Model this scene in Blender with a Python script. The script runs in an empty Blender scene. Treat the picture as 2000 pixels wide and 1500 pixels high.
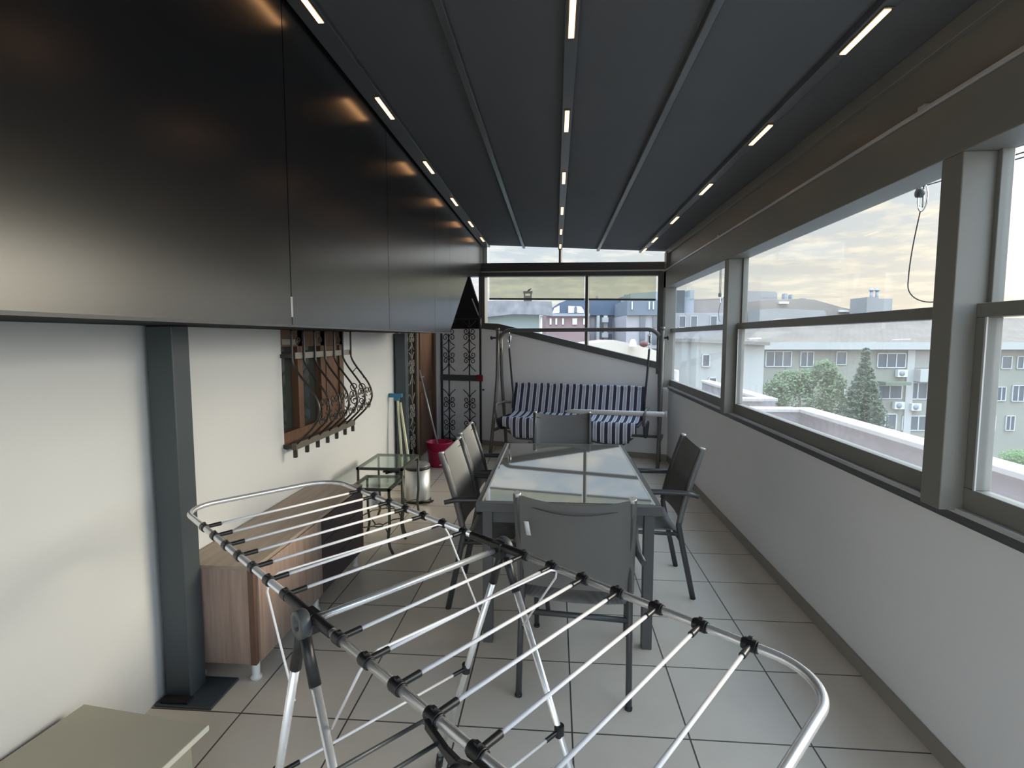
import bpy, bmesh, math, random
from mathutils import Vector, Matrix
random.seed(7)
SC = bpy.context.scene
COL = SC.collection
PI = math.pi

# ------------------------------------------------------------------ camera, world, exposure
FPX = 1050.0
CAM_H = 1.556
cam_data = bpy.data.cameras.new('camera')
cam_data.sensor_fit = 'HORIZONTAL'
cam_data.sensor_width = 36.0
cam_data.lens = 36.0 * FPX / 2000.0
cam_data.clip_start = 0.02
cam_data.clip_end = 2000
cam = bpy.data.objects.new('camera', cam_data)
COL.objects.link(cam)
_fw = Vector((-0.0802, 0.9931, -0.0851)).normalized()
cam.location = (0, 0, CAM_H)
cam.rotation_euler = _fw.to_track_quat('-Z', 'Y').to_euler()
SC.camera = cam

SC.view_settings.view_transform = 'Standard'
SC.view_settings.look = 'None'
SC.view_settings.gamma = 1.0
SC.view_settings.use_curve_mapping = False
SC.view_settings.exposure = 0.85


def nn(nt, t, **kw):
    n = nt.nodes.new(t)
    for k, v in kw.items():
        setattr(n, k, v)
    return n


def mth(nt, op, a, b=None, c=None, clamp=False):
    n = nt.nodes.new('ShaderNodeMath')
    n.operation = op
    n.use_clamp = clamp
    for i, v in enumerate((a, b, c)):
        if v is None:
            continue
        if isinstance(v, (int, float)):
            n.inputs[i].default_value = v
        else:
            nt.links.new(v, n.inputs[i])
    return n.outputs[0]


def mixc(nt, f, a, b, blend='MIX'):
    n = nt.nodes.new('ShaderNodeMix')
    n.data_type = 'RGBA'
    n.blend_type = blend
    for sock, v in ((n.inputs[0], f), (n.inputs[6], a), (n.inputs[7], b)):
        if isinstance(v, (int, float)):
            sock.default_value = v
        elif isinstance(v, tuple):
            sock.default_value = (v[0], v[1], v[2], 1)
        else:
            nt.links.new(v, sock)
    return n.outputs[2]


SUN = Vector((0.90, 0.30, 0.34)).normalized()
GLOW = Vector((0.76, 0.60, 0.16)).normalized()
W = bpy.data.worlds.new('evening_sky')
SC.world = W
W.use_nodes = True
nt = W.node_tree
nt.nodes.clear()
tc = nn(nt, 'ShaderNodeTexCoord')
sep = nn(nt, 'ShaderNodeSeparateXYZ')
nt.links.new(tc.outputs['Generated'], sep.inputs[0])
zc = mth(nt, 'MAXIMUM', sep.outputs[2], 0.0)
vd = nn(nt, 'ShaderNodeVectorMath', operation='DOT_PRODUCT')
nt.links.new(tc.outputs['Generated'], vd.inputs[0])
vd.inputs[1].default_value = GLOW
dt = mth(nt, 'MAXIMUM', vd.outputs['Value'], 0.0)
# vertical gradient: horizon -> zenith
h1 = mth(nt, 'DIVIDE', zc, 0.46, clamp=True)
h1 = mth(nt, 'POWER', h1, 0.85)
warm = mth(nt, 'POWER', dt, 4.0)
hor = mixc(nt, warm, (0.52, 0.51, 0.48), (0.62, 0.50, 0.355))
zen = mixc(nt, 0.0, (0.22, 0.34, 0.50), (0.5, 0.6, 0.8))
base = mixc(nt, h1, hor, zen)
# clouds: flat puffs projected on a plane overhead
den = mth(nt, 'ADD', zc, 0.10)
cx = mth(nt, 'DIVIDE', sep.outputs[0], den)
cy = mth(nt, 'DIVIDE', sep.outputs[1], den)
cmb = nn(nt, 'ShaderNodeCombineXYZ')
nt.links.new(cx, cmb.inputs[0])
nt.links.new(cy, cmb.inputs[1])
no = nn(nt, 'ShaderNodeTexNoise')
no.inputs['Scale'].default_value = 2.6
no.inputs['Detail'].default_value = 7
no.inputs['Roughness'].default_value = 0.58
nt.links.new(cmb.outputs[0], no.inputs['Vector'])
rm = nn(nt, 'ShaderNodeMapRange')
rm.inputs[1].default_value = 0.47
rm.inputs[2].default_value = 0.62
nt.links.new(no.outputs['Fac'], rm.inputs[0])
cloudc = mixc(nt, warm, (0.60, 0.59, 0.58), (0.66, 0.56, 0.42))
cf = mth(nt, 'MULTIPLY', rm.outputs[0], 0.8)
skyc = mixc(nt, cf, base, cloudc)
# brighter veil of cloud around the hidden sun; unseen sky elsewhere boosted to light the room
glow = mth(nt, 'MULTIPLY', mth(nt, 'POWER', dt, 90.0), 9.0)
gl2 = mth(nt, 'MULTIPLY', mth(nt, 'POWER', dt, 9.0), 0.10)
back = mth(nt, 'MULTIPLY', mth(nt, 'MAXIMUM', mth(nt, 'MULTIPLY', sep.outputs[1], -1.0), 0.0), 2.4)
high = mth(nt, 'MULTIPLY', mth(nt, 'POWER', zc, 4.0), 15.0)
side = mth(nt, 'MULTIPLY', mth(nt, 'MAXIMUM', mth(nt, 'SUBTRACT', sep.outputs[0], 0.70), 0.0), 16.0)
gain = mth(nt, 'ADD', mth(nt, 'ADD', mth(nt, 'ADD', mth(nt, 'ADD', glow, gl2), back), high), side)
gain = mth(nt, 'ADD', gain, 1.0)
below = mth(nt, 'GREATER_THAN', sep.outputs[2], -0.02)
grnd = mixc(nt, below, (0.16, 0.16, 0.155), skyc)
bg = nn(nt, 'ShaderNodeBackground')
nt.links.new(grnd, bg.inputs[0])
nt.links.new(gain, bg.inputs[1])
out = nn(nt, 'ShaderNodeOutputWorld')
nt.links.new(bg.outputs[0], out.inputs[0])
W.cycles.sampling_method = 'MANUAL'
W.cycles.sample_map_resolution = 512

# the low sun, veiled: soft and weak
sun_d = bpy.data.lights.new('sun', 'SUN')
sun_d.energy = 2.1
sun_d.angle = math.radians(22)
sun_d.color = (1.0, 0.84, 0.62)
sun = bpy.data.objects.new('sun', sun_d)
COL.objects.link(sun)
sun.rotation_euler = (-SUN).to_track_quat('-Z', 'Y').to_euler()


# ------------------------------------------------------------------ materials
def mat(name, col, rough=0.5, metal=0.0, spec=0.5, bump=0.0, bscale=60, var=0.0, vscale=4.0, trans=0.0):
    m = bpy.data.materials.new(name)
    m.use_nodes = True
    t = m.node_tree
    b = t.nodes['Principled BSDF']
    b.inputs['Base Color'].default_value = (*col, 1)
    b.inputs['Roughness'].default_value = rough
    b.inputs['Metallic'].default_value = metal
    b.inputs['Specular IOR Level'].default_value = spec
    if var > 0 or bump > 0:
        tcn = nn(t, 'ShaderNodeTexCoord')
    if var > 0:
        n = nn(t, 'ShaderNodeTexNoise')
        n.inputs['Scale'].default_value = vscale
        n.inputs['Detail'].default_value = 5
        t.links.new(tcn.outputs['Object'], n.inputs['Vector'])
        c = mixc(t, n.outputs['Fac'], tuple(x * (1 - var) for x in col), tuple(min(1, x * (1 + var)) for x in col))
        t.links.new(c, b.inputs['Base Color'])
    if bump > 0:
        n2 = nn(t, 'ShaderNodeTexNoise')
        n2.inputs['Scale'].default_value = bscale
        n2.inputs['Detail'].default_value = 3
        t.links.new(tcn.outputs['Object'], n2.inputs['Vector'])
        bp = nn(t, 'ShaderNodeBump')
        bp.inputs['Strength'].default_value = bump
        bp.inputs['Distance'].default_value = 0.01
        t.links.new(n2.outputs['Fac'], bp.inputs['Height'])
        t.links.new(bp.outputs[0], b.inputs['Normal'])
    return m


def glass_mat(name, tint=(1, 1, 1), refl=1.0, dust=0.0, dustcol=(0.8, 0.8, 0.78)):
    m = bpy.data.materials.new(name)
    m.use_nodes = True
    t = m.node_tree
    t.nodes.clear()
    tr = nn(t, 'ShaderNodeBsdfTransparent')
    tr.inputs[0].default_value = (*tint, 1)
    gl = nn(t, 'ShaderNodeBsdfGlossy')
    gl.inputs['Roughness'].default_value = 0.02
    lw = nn(t, 'ShaderNodeLayerWeight')
    lw.inputs['Blend'].default_value = 0.5
    fr5 = mth(t, 'POWER', lw.outputs['Facing'], 5.0)
    mx = nn(t, 'ShaderNodeMixShader')
    t.links.new(mth(t, 'MULTIPLY', mth(t, 'ADD', mth(t, 'MULTIPLY', fr5, 0.5), 0.025), refl), mx.inputs[0])
    t.links.new(tr.outputs[0], mx.inputs[1])
    t.links.new(gl.outputs[0], mx.inputs[2])
    last = mx.outputs[0]
    if dust > 0:
        df = nn(t, 'ShaderNodeBsdfDiffuse')
        df.inputs[0].default_value = (*dustcol, 1)
        tl = nn(t, 'ShaderNodeBsdfTranslucent')
        tl.inputs[0].default_value = (*dustcol, 1)
        ms = nn(t, 'ShaderNodeMixShader')
        t.links.new(df.outputs[0], ms.inputs[1])
        t.links.new(tl.outputs[0], ms.inputs[2])
        tcn = nn(t, 'ShaderNodeTexCoord')
        n = nn(t, 'ShaderNodeTexNoise')
        n.inputs['Scale'].default_value = 3.0
        n.inputs['Detail'].default_value = 4
        t.links.new(tcn.outputs['Object'], n.inputs['Vector'])
        f = mth(t, 'MULTIPLY', n.outputs['Fac'], dust * 2)
        m2 = nn(t, 'ShaderNodeMixShader')
        t.links.new(f, m2.inputs[0])
        t.links.new(last, m2.inputs[1])
        t.links.new(ms.outputs[0], m2.inputs[2])
        last = m2.outputs[0]
    o = nn(t, 'ShaderNodeOutputMaterial')
    t.links.new(last, o.inputs[0])
    return m


def emis(name, col, s):
    m = bpy.data.materials.new(name)
    m.use_nodes = True
    t = m.node_tree
    t.nodes.clear()
    e = nn(t, 'ShaderNodeEmission')
    e.inputs[0].default_value = (*col, 1)
    e.inputs[1].default_value = s
    o = nn(t, 'ShaderNodeOutputMaterial')
    t.links.new(e.outputs[0], o.inputs[0])
    return m


def sling_mat(name, col, alpha):
    m = bpy.data.materials.new(name)
    m.use_nodes = True
    t = m.node_tree
    b = t.nodes['Principled BSDF']
    b.inputs['Roughness'].default_value = 0.48
    b.inputs['IOR'].default_value = 1.9
    tcn = nn(t, 'ShaderNodeTexCoord')
    w = nn(t, 'ShaderNodeTexWave')
    w.inputs['Scale'].default_value = 130
    w.bands_direction = 'Z'
    t.links.new(tcn.outputs['Object'], w.inputs['Vector'])
    c = mixc(t, w.outputs['Fac'], tuple(x * 0.8 for x in col), tuple(x * 1.2 for x in col))
    t.links.new(c, b.inputs['Base Color'])
    tr = nn(t, 'ShaderNodeBsdfTransparent')
    mx = nn(t, 'ShaderNodeMixShader')
    mx.inputs[0].default_value = alpha
    t.links.new(tr.outputs[0], mx.inputs[1])
    t.links.new(b.outputs[0], mx.inputs[2])
    t.links.new(mx.outputs[0], t.nodes['Material Output'].inputs[0])
    return m


def tile_mat():
    m = mat('floor_tile', (0.36, 0.335, 0.30), rough=0.33, spec=0.4)
    t = m.node_tree
    b = t.nodes['Principled BSDF']
    tcn = nn(t, 'ShaderNodeTexCoord')
    s = nn(t, 'ShaderNodeSeparateXYZ')
    t.links.new(tcn.outputs['Object'], s.inputs[0])
    gx = mth(t, 'DIVIDE', mth(t, 'SUBTRACT', s.outputs[0], 0.076 - 4.57), 0.457)
    gy = mth(t, 'DIVIDE', mth(t, 'SUBTRACT', s.outputs[1], 2.016 - 9.32), 0.466)
    fx = mth(t, 'FRACT', gx)
    fy = mth(t, 'FRACT', gy)
    ax = mth(t, 'ABSOLUTE', mth(t, 'SUBTRACT', fx, 0.5))
    ay = mth(t, 'ABSOLUTE', mth(t, 'SUBTRACT', fy, 0.5))
    mxv = mth(t, 'MAXIMUM', ax, ay)
    g = mth(t, 'GREATER_THAN', mxv, 0.4925)
    # tile-to-tile variation
    cmb = nn(t, 'ShaderNodeCombineXYZ')
    t.links.new(mth(t, 'FLOOR', gx), cmb.inputs[0])
    t.links.new(mth(t, 'FLOOR', gy), cmb.inputs[1])
    wn = nn(t, 'ShaderNodeTexWhiteNoise')
    t.links.new(cmb.outputs[0], wn.inputs[0])
    n = nn(t, 'ShaderNodeTexNoise')
    n.inputs['Scale'].default_value = 5
    n.inputs['Detail'].default_value = 6
    t.links.new(tcn.outputs['Object'], n.inputs['Vector'])
    c = mixc(t, n.outputs['Fac'], (0.60, 0.52, 0.43), (0.73, 0.64, 0.54))
    c = mixc(t, mth(t, 'MULTIPLY', wn.outputs['Value'], 0.25), c, (0.76, 0.68, 0.58))
    c = mixc(t, g, c, (0.085, 0.075, 0.065))
    t.links.new(c, b.inputs['Base Color'])
    bp = nn(t, 'ShaderNodeBump')
    bp.inputs['Strength'].default_value = 0.5
    bp.inputs['Distance'].default_value = 0.004
    t.links.new(mth(t, 'SUBTRACT', 1.0, g), bp.inputs['Height'])
    t.links.new(bp.outputs[0], b.inputs['Normal'])
    return m


def wood_mat(name, c1, c2, rough=0.5, axis='Z', scale=3.0):
    m = mat(name, c1, rough=rough)
    t = m.node_tree
    b = t.nodes['Principled BSDF']
    tcn = nn(t, 'ShaderNodeTexCoord')
    mp = nn(t, 'ShaderNodeMapping')
    sc = {'X': (0.6, 9, 9), 'Y': (9, 0.6, 9), 'Z': (9, 9, 0.6)}[axis]
    mp.inputs['Scale'].default_value = sc
    t.links.new(tcn.outputs['Object'], mp.inputs[0])
    n = nn(t, 'ShaderNodeTexNoise')
    n.inputs['Scale'].default_value = scale
    n.inputs['Detail'].default_value = 8
    n.inputs['Roughness'].default_value = 0.65
    t.links.new(mp.outputs[0], n.inputs['Vector'])
    rmn = nn(t, 'ShaderNodeMapRange')
    rmn.inputs[1].default_value = 0.35
    rmn.inputs[2].default_value = 0.65
    t.links.new(n.outputs['Fac'], rmn.inputs[0])
    t.links.new(mixc(t, rmn.outputs[0], c1, c2), b.inputs['Base Color'])
    return m


def stripe_mat():
    m = mat('striped_canvas', (0.6, 0.6, 0.65), rough=0.85, spec=0.2)
    t = m.node_tree
    b = t.nodes['Principled BSDF']
    tcn = nn(t, 'ShaderNodeTexCoord')
    s = nn(t, 'ShaderNodeSeparateXYZ')
    t.links.new(tcn.outputs['Object'], s.inputs[0])
    fx = mth(t, 'FRACT', mth(t, 'DIVIDE', mth(t, 'ADD', s.outputs[0], 10.01), 0.088))
    ramp = nn(t, 'ShaderNodeValToRGB')
    cr = ramp.color_ramp
    cr.interpolation = 'CONSTANT'
    pts = [(0.0, (0.052, 0.052, 0.085)), (0.46, (0.80, 0.80, 0.84)), (0.55, (0.42, 0.42, 0.48)),
           (0.90, (0.80, 0.80, 0.84))]
    cr.elements[0].position = 0
    cr.elements[0].color = (*pts[0][1], 1)
    cr.elements[1].position = pts[1][0]
    cr.elements[1].color = (*pts[1][1], 1)
    for p, c in pts[2:]:
        e = cr.elements.new(p)
        e.color = (*c, 1)
    t.links.new(fx, ramp.inputs[0])
    t.links.new(ramp.outputs[0], b.inputs['Base Color'])
    return m


def rooftile_mat(name, c1, c2):
    m = mat(name, c1, rough=0.85, spec=0.2)
    t = m.node_tree
    b = t.nodes['Principled BSDF']
    tcn = nn(t, 'ShaderNodeTexCoord')
    br = nn(t, 'ShaderNodeTexBrick')
    br.inputs['Scale'].default_value = 1.0
    br.inputs['Color1'].default_value = (*c1, 1)
    br.inputs['Color2'].default_value = (*c2, 1)
    br.inputs['Mortar'].default_value = (*[x * 0.6 for x in c1], 1)
    br.inputs['Brick Width'].default_value = 0.5
    br.inputs['Row Height'].default_value = 0.4
    br.inputs['Mortar Size'].default_value = 0.03
    mp = nn(t, 'ShaderNodeMapping')
    t.links.new(tcn.outputs['Object'], mp.inputs[0])
    t.links.new(mp.outputs[0], br.inputs['Vector'])
    n = nn(t, 'ShaderNodeTexNoise')
    n.inputs['Scale'].default_value = 0.5
    n.inputs['Detail'].default_value = 6
    t.links.new(tcn.outputs['Object'], n.inputs['Vector'])
    c = mixc(t, mth(t, 'MULTIPLY', n.outputs['Fac'], 0.7), br.outputs['Color'], tuple(min(1, x * 1.7) for x in c2))
    t.links.new(c, b.inputs['Base Color'])
    return m


M = {}
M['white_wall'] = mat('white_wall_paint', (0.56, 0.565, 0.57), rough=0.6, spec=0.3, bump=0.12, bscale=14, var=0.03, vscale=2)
M['parapet'] = mat('parapet_paint', (0.85, 0.84, 0.84), rough=0.6, spec=0.25, bump=0.12, bscale=14, var=0.04, vscale=1.5)
M['back_wall'] = mat('back_wall_paint', (0.86, 0.85, 0.87), rough=0.6, spec=0.25, bump=0.12, bscale=14)
M['tile'] = tile_mat()
M['skirting'] = mat('beige_skirting', (0.30, 0.27, 0.23), rough=0.45, var=0.1)
M['anthracite'] = mat('anthracite_aluminium', (0.085, 0.086, 0.089), rough=0.32, spec=0.55, var=0.06, vscale=3)
M['anthracite_post'] = mat('anthracite_post', (0.05, 0.062, 0.07), rough=0.38, spec=0.5, var=0.08, vscale=3)
M['frame_flare_grey'] = mat('window_frame_flare_grey', (0.20, 0.19, 0.17), rough=0.45, spec=0.5)  # grey lightened to paint in lens flare haze on the frames
M['alu_trim'] = mat('pale_aluminium', (0.56, 0.55, 0.54), rough=0.35, metal=0.25)
M['fascia'] = mat('gloss_dark_panel', (0.008, 0.009, 0.010), rough=0.25, spec=0.5, var=0.1, vscale=2)
M['fascia'].node_tree.nodes['Principled BSDF'].inputs['IOR'].default_value = 2.0
M['dark_matte'] = mat('dark_matte_panel', (0.02, 0.02, 0.022), rough=0.8, spec=0.1)
M['fabric_roof'] = mat('grey_roof_fabric', (0.12, 0.12, 0.125), rough=0.8, spec=0.15, bump=0.05, bscale=200, var=0.05)
M['glass'] = glass_mat('clear_glass', (0.97, 0.99, 0.98))
M['glass_dusty'] = glass_mat('dusty_glass', (0.95, 0.97, 0.96), dust=0.05)
M['blind'] = glass_mat('tinted_blind', (0.80, 0.80, 0.72), refl=0.3, dust=0.10, dustcol=(0.5, 0.5, 0.45))
M['led'] = emis('warm_led', (1.0, 0.52, 0.22), 2.6)
M['aluminium'] = mat('brushed_aluminium', (0.84, 0.84, 0.85), rough=0.27, metal=0.72)
M['white_rod'] = mat('white_coated_rod', (0.80, 0.78, 0.80), rough=0.3, spec=0.6)
M['black_plastic'] = mat('black_plastic', (0.012, 0.012, 0.013), rough=0.35, spec=0.5)
M['grey_plastic'] = mat('dark_grey_plastic', (0.06, 0.065, 0.07), rough=0.4, spec=0.5)
M['wood_side'] = wood_mat('walnut_laminate', (0.27, 0.185, 0.15), (0.40, 0.29, 0.235), axis='Z')
M['wood_top'] = wood_mat('walnut_laminate_top', (0.27, 0.21, 0.165), (0.36, 0.285, 0.225), axis='Y')
M['wood_edge'] = mat('dark_wood_edge', (0.13, 0.07, 0.05), rough=0.5)
M['plum'] = mat('dark_plum_front', (0.045, 0.028, 0.035), rough=0.35)
M['door_wood'] = wood_mat('brown_door_wood', (0.045, 0.022, 0.012), (0.13, 0.062, 0.032), axis='Z', scale=4)
M['window_wood'] = wood_mat('brown_window_wood', (0.075, 0.034, 0.018), (0.15, 0.072, 0.036), axis='Z', scale=4)
M['iron'] = mat('wrought_iron', (0.022, 0.018, 0.016), rough=0.35, spec=0.6)
M['iron_brown'] = mat('brown_flat_bar', (0.10, 0.085, 0.07), rough=0.5)
M['iron_light'] = mat('galvanised_flat_bar', (0.26, 0.25, 0.23), rough=0.45, metal=0.4)
M['gate_iron'] = mat('gate_iron', (0.02, 0.02, 0.024), rough=0.45)
M['dark_glass'] = mat('dark_room_glass', (0.03, 0.038, 0.035), rough=0.08, spec=0.8)
M['chair_frame'] = mat('charcoal_chair_tube', (0.055, 0.055, 0.058), rough=0.35, spec=0.6)
M['sling'] = sling_mat('grey_sling_mesh', (0.14, 0.135, 0.13), 0.86)
M['table_frame'] = mat('grey_table_frame', (0.085, 0.085, 0.088), rough=0.4, spec=0.5)
M['pink'] = mat('raspberry_plastic', (0.42, 0.012, 0.065), rough=0.35)
M['steel'] = mat('brushed_steel_bin', (0.62, 0.62, 0.60), rough=0.45, metal=0.75)
M['lid'] = mat('grey_bin_lid', (0.16, 0.16, 0.155), rough=0.35, spec=0.6)
M['cream_stick'] = mat('cream_broom_stick', (0.66, 0.66, 0.46), rough=0.45)
M['blue_head'] = mat('blue_broom_head', (0.03, 0.17, 0.28), rough=0.5)
M['greyblue_pole'] = mat('grey_mop_pole', (0.32, 0.33, 0.33), rough=0.35, metal=0.4)
M['box_top'] = mat('beige_board', (0.34, 0.315, 0.25), rough=0.6, var=0.05)
M['box_edge'] = mat('pale_board_edge', (0.62, 0.60, 0.52), rough=0.6)
M['white_foot'] = mat('white_plastic_foot', (0.75, 0.74, 0.72), rough=0.4)
M['stripe'] = stripe_mat()
M['swing_tube'] = mat('grey_swing_tube', (0.11, 0.105, 0.10), rough=0.4, spec=0.5)
M['swing_dark'] = mat('dark_swing_canvas', (0.035, 0.035, 0.042), rough=0.8)
M['cream'] = mat('cream_pole', (0.66, 0.62, 0.60), rough=0.5)
M['red'] = mat('red_cover', (0.20, 0.015, 0.02), rough=0.5)
M['tag'] = mat('white_tag', (0.8, 0.8, 0.8), rough=0.5)
M['cord'] = mat('dark_cord', (0.03, 0.03, 0.035), rough=0.7)
M['chrome'] = mat('chrome', (0.8, 0.8, 0.82), rough=0.08, metal=1.0)
M['side_glass'] = glass_mat('green_table_glass', (0.93, 0.98, 0.95), refl=1.2, dust=0.10, dustcol=(0.6, 0.75, 0.68))
M['iron_green'] = mat('grey_green_iron', (0.06, 0.062, 0.05), rough=0.4, spec=0.6)


def tabletop_mat():
    m = bpy.data.materials.new('grey_glass_tabletop')
    m.use_nodes = True
    t = m.node_tree
    b = t.nodes['Principled BSDF']
    b.inputs['Base Color'].default_value = (0.16, 0.165, 0.16, 1)
    b.inputs['Roughness'].default_value = 0.03
    b.inputs['IOR'].default_value = 4.0
    return m


M['tabletop'] = tabletop_mat()


# ------------------------------------------------------------------ mesh builder
class MB:
    def __init__(s):
        s.v = []
        s.f = []
        s.sm = []

    def _add(s, vs, fs, smooth=False):
        o = len(s.v)
        s.v += [tuple(v) for v in vs]
        s.f += [tuple(i + o for i in f) for f in fs]
        s.sm += [smooth] * len(fs)
        return s

    def box(s, x0, x1, y0, y1, z0, z1, mtx=None):
        vs = [Vector((x, y, z)) for x in (x0, x1) for y in (y0, y1) for z in (z0, z1)]
        if mtx is not None:
            vs = [mtx @ v for v in vs]
        return s._add(vs, [(0, 1, 3, 2), (4, 6, 7, 5), (0, 4, 5, 1), (2, 3, 7, 6), (0, 2, 6, 4), (1, 5, 7, 3)])

    def prism(s, pts, ext):
        ext = Vector(ext)
        n = len(pts)
        a = [Vector(p) for p in pts]
        vs = a + [p + ext for p in a]
        fs = [tuple(range(n))[::-1], tuple(range(n, 2 * n))] + [(i, (i + 1) % n, n + (i + 1) % n, n + i) for i in range(n)]
        return s._add(vs, fs)

    def bar(s, p0, p1, w, h, up=(0, 0, 1)):
        """rectangular bar between two points"""
        p0, p1 = Vector(p0), Vector(p1)
        d = (p1 - p0).normalized()
        u = Vector(up)
        if abs(d.dot(u)) > 0.98:
            u = Vector((1, 0, 0))
        sx = d.cross(u).normalized()
        uz = sx.cross(d).normalized()
        a = [sx * w / 2 + uz * h / 2, sx * w / 2 - uz * h / 2, -sx * w / 2 - uz * h / 2, -sx * w / 2 + uz * h / 2]
        return s.prism([p0 + q for q in a], p1 - p0)

    def tube(s, pts, r, n=10, closed=False, flat=1.0, smooth=True):
        pts = [Vector(p) for p in pts]
        N = len(pts)
        rs = r if isinstance(r, (list, tuple)) else [r] * N
        rings = []
        prev = None
        for i, p in enumerate(pts):
            if closed:
                d = pts[(i + 1) % N] - pts[i - 1]
            else:
                d = pts[min(i + 1, N - 1)] - pts[max(i - 1, 0)]
            d = d.normalized()
            if prev is None:
                u = Vector((0, 0, 1)) if abs(d.z) < 0.9 else Vector((1, 0, 0))
            else:
                u = prev
            u = (u - d * u.dot(d))
            if u.length < 1e-5:
                u = d.orthogonal()
            u.normalize()
            prev = u
            w = d.cross(u)
            rings.append([p + (u * math.cos(2 * PI * k / n) + w * flat * math.sin(2 * PI * k / n)) * rs[i] for k in range(n)])
        vs = [v for rg in rings for v in rg]
        fs = []
        for i in range(N if closed else N - 1):
            j = (i + 1) % N
            for k in range(n):
                k2 = (k + 1) % n
                fs.append((i * n + k, i * n + k2, j * n + k2, j * n + k))
        s._add(vs, fs, smooth)
        if not closed:
            o = len(s.v) - N * n
            s.f.append(tuple(o + k for k in range(n))[::-1])
            s.f.append(tuple(o + (N - 1) * n + k for k in range(n)))
            s.sm += [False, False]
        return s

    def lathe(s, prof, c=(0, 0, 0), n=28, sx=1, sy=1, smooth=True, axis=None):
        c = Vector(c)
        vs = []
        for r, z in prof:
            for k in range(n):
                a = 2 * PI * k / n
                q = Vector((r * math.cos(a) * sx, r * math.sin(a) * sy, z))
                if axis is not None:
                    q = axis @ q
                vs.append(c + q)
        fs = []
        for i in range(len(prof) - 1):
            for k in range(n):
                k2 = (k + 1) % n
                fs.append((i * n + k, i * n + k2, (i + 1) * n + k2, (i + 1) * n + k))
        s._add(vs, fs, smooth)
        o = len(s.v) - len(prof) * n
        if prof[0][0] > 1e-4:
            s.f.append(tuple(o + k for k in range(n))[::-1])
            s.sm.append(False)
        if prof[-1][0] > 1e-4:
            q = o + (len(prof) - 1) * n
            s.f.append(tuple(q + k for k in range(n)))
            s.sm.append(False)
        return s

    def sheet(s, rows, th=0.0, smooth=True):
        """grid of points, optionally thickened along its normals"""
        R, C = len(rows), len(rows[0])
        P = [[Vector(p) for p in r] for r in rows]
        N = [[None] * C for _ in range(R)]
        for i in range(R):
            for j in range(C):
                a = P[min(i + 1, R - 1)][j] - P[max(i - 1, 0)][j]
                b = P[i][min(j + 1, C - 1)] - P[i][max(j - 1, 0)]
                N[i][j] = a.cross(b).normalized()
        if th <= 0:
            vs = [p for r in P for p in r]
            return s._add(vs, [(i * C + j, i * C + j + 1, (i + 1) * C + j + 1, (i + 1) * C + j) for i in range(R - 1) for j in range(C - 1)], smooth)
        A = [P[i][j] + N[i][j] * th / 2 for i in range(R) for j in range(C)]
        B = [P[i][j] - N[i][j] * th / 2 for i in range(R) for j in range(C)]
        K = R * C
        fs = [(i * C + j, i * C + j + 1, (i + 1) * C + j + 1, (i + 1) * C + j) for i in range(R - 1) for j in range(C - 1)]
        fs += [tuple(q + K for q in f)[::-1] for f in fs]
        edge = [(0, j) for j in range(C)] + [(i, C - 1) for i in range(1, R)] + [(R - 1, j) for j in range(C - 2, -1, -1)] + [(i, 0) for i in range(R - 2, 0, -1)]
        e = [i * C + j for i, j in edge]
        for k in range(len(e)):
            a, b = e[k], e[(k + 1) % len(e)]
            fs.append((a, b, b + K, a + K))
        return s._add(A + B, fs, smooth)

    def build(s, name, m, parent=None, bevel=0.0, seg=2):
        me = bpy.data.meshes.new(name)
        me.from_pydata(s.v, [], s.f)
        me.update()
        bm = bmesh.new()
        bm.from_mesh(me)
        bmesh.ops.recalc_face_normals(bm, faces=bm.faces)
        bm.to_mesh(me)
        bm.free()
        if len(me.polygons) == len(s.sm):
            me.polygons.foreach_set('use_smooth', s.sm)
        me.materials.append(m)
        o = bpy.data.objects.new(name, me)
        COL.objects.link(o)
        if parent is not None:
            o.parent = parent
        if bevel > 0:
            b = o.modifiers.new('bevel', 'BEVEL')
            b.width = bevel
            b.segments = seg
            b.limit_method = 'ANGLE'
            b.angle_limit = math.radians(40)
            b.harden_normals = True
        return o


def tag(o, label, cat, group=None, kind=None):
    o['label'] = label
    o['category'] = cat
    if group:
        o['group'] = group
    if kind:
        o['kind'] = kind
    return o


def thing(name, label, cat, loc=(0, 0, 0), rz=0.0, group=None):
    o = bpy.data.objects.new(name, None)
    o.empty_display_size = 0.1
    COL.objects.link(o)
    o.location = loc
    o.rotation_euler = (0, 0, rz)
    return tag(o, label, cat, group)


def root(name, kind='structure', loc=(0, 0, 0), rz=0.0):
    o = bpy.data.objects.new(name, None)
    o.empty_display_size = 0.1
    COL.objects.link(o)
    o.location = loc
    o.rotation_euler = (0, 0, rz)
    o['kind'] = kind
    return o


def st(o):
    o['kind'] = 'structure'
    return o


def children(o):
    return [c for c in bpy.data.objects if c.parent == o]


def copy_tree(o, parent=None):
    kids = children(o)
    c = o.copy()
    COL.objects.link(c)
    c.parent = parent
    for k in kids:
        copy_tree(k, c)
    return c


def arc(c, r, a0, a1, n, plane='XY', off=0):
    out = []
    for i in range(n + 1):
        a = a0 + (a1 - a0) * i / n
        u, v = r * math.cos(a), r * math.sin(a)
        if plane == 'XY':
            out.append(Vector((c[0] + u, c[1] + v, c[2])))
        elif plane == 'XZ':
            out.append(Vector((c[0] + u, c[1], c[2] + v)))
        else:
            out.append(Vector((c[0], c[1] + u, c[2] + v)))
    return out


# ------------------------------------------------------------------ the room shell
YN = -1.6                       # unseen end behind the viewer, glazed for daylight
XL, XR = -1.69, 1.43
BK0, BKS = 6.92, 0.32            # back wall: y = BK0 + BKS*(XR-x)


def yb(x, off=0.0):
    return BK0 + BKS * (XR - x) - off


def roof_h(x):                  # underside of the sloping fabric roof
    return 2.776 - 0.10 * x


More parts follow.
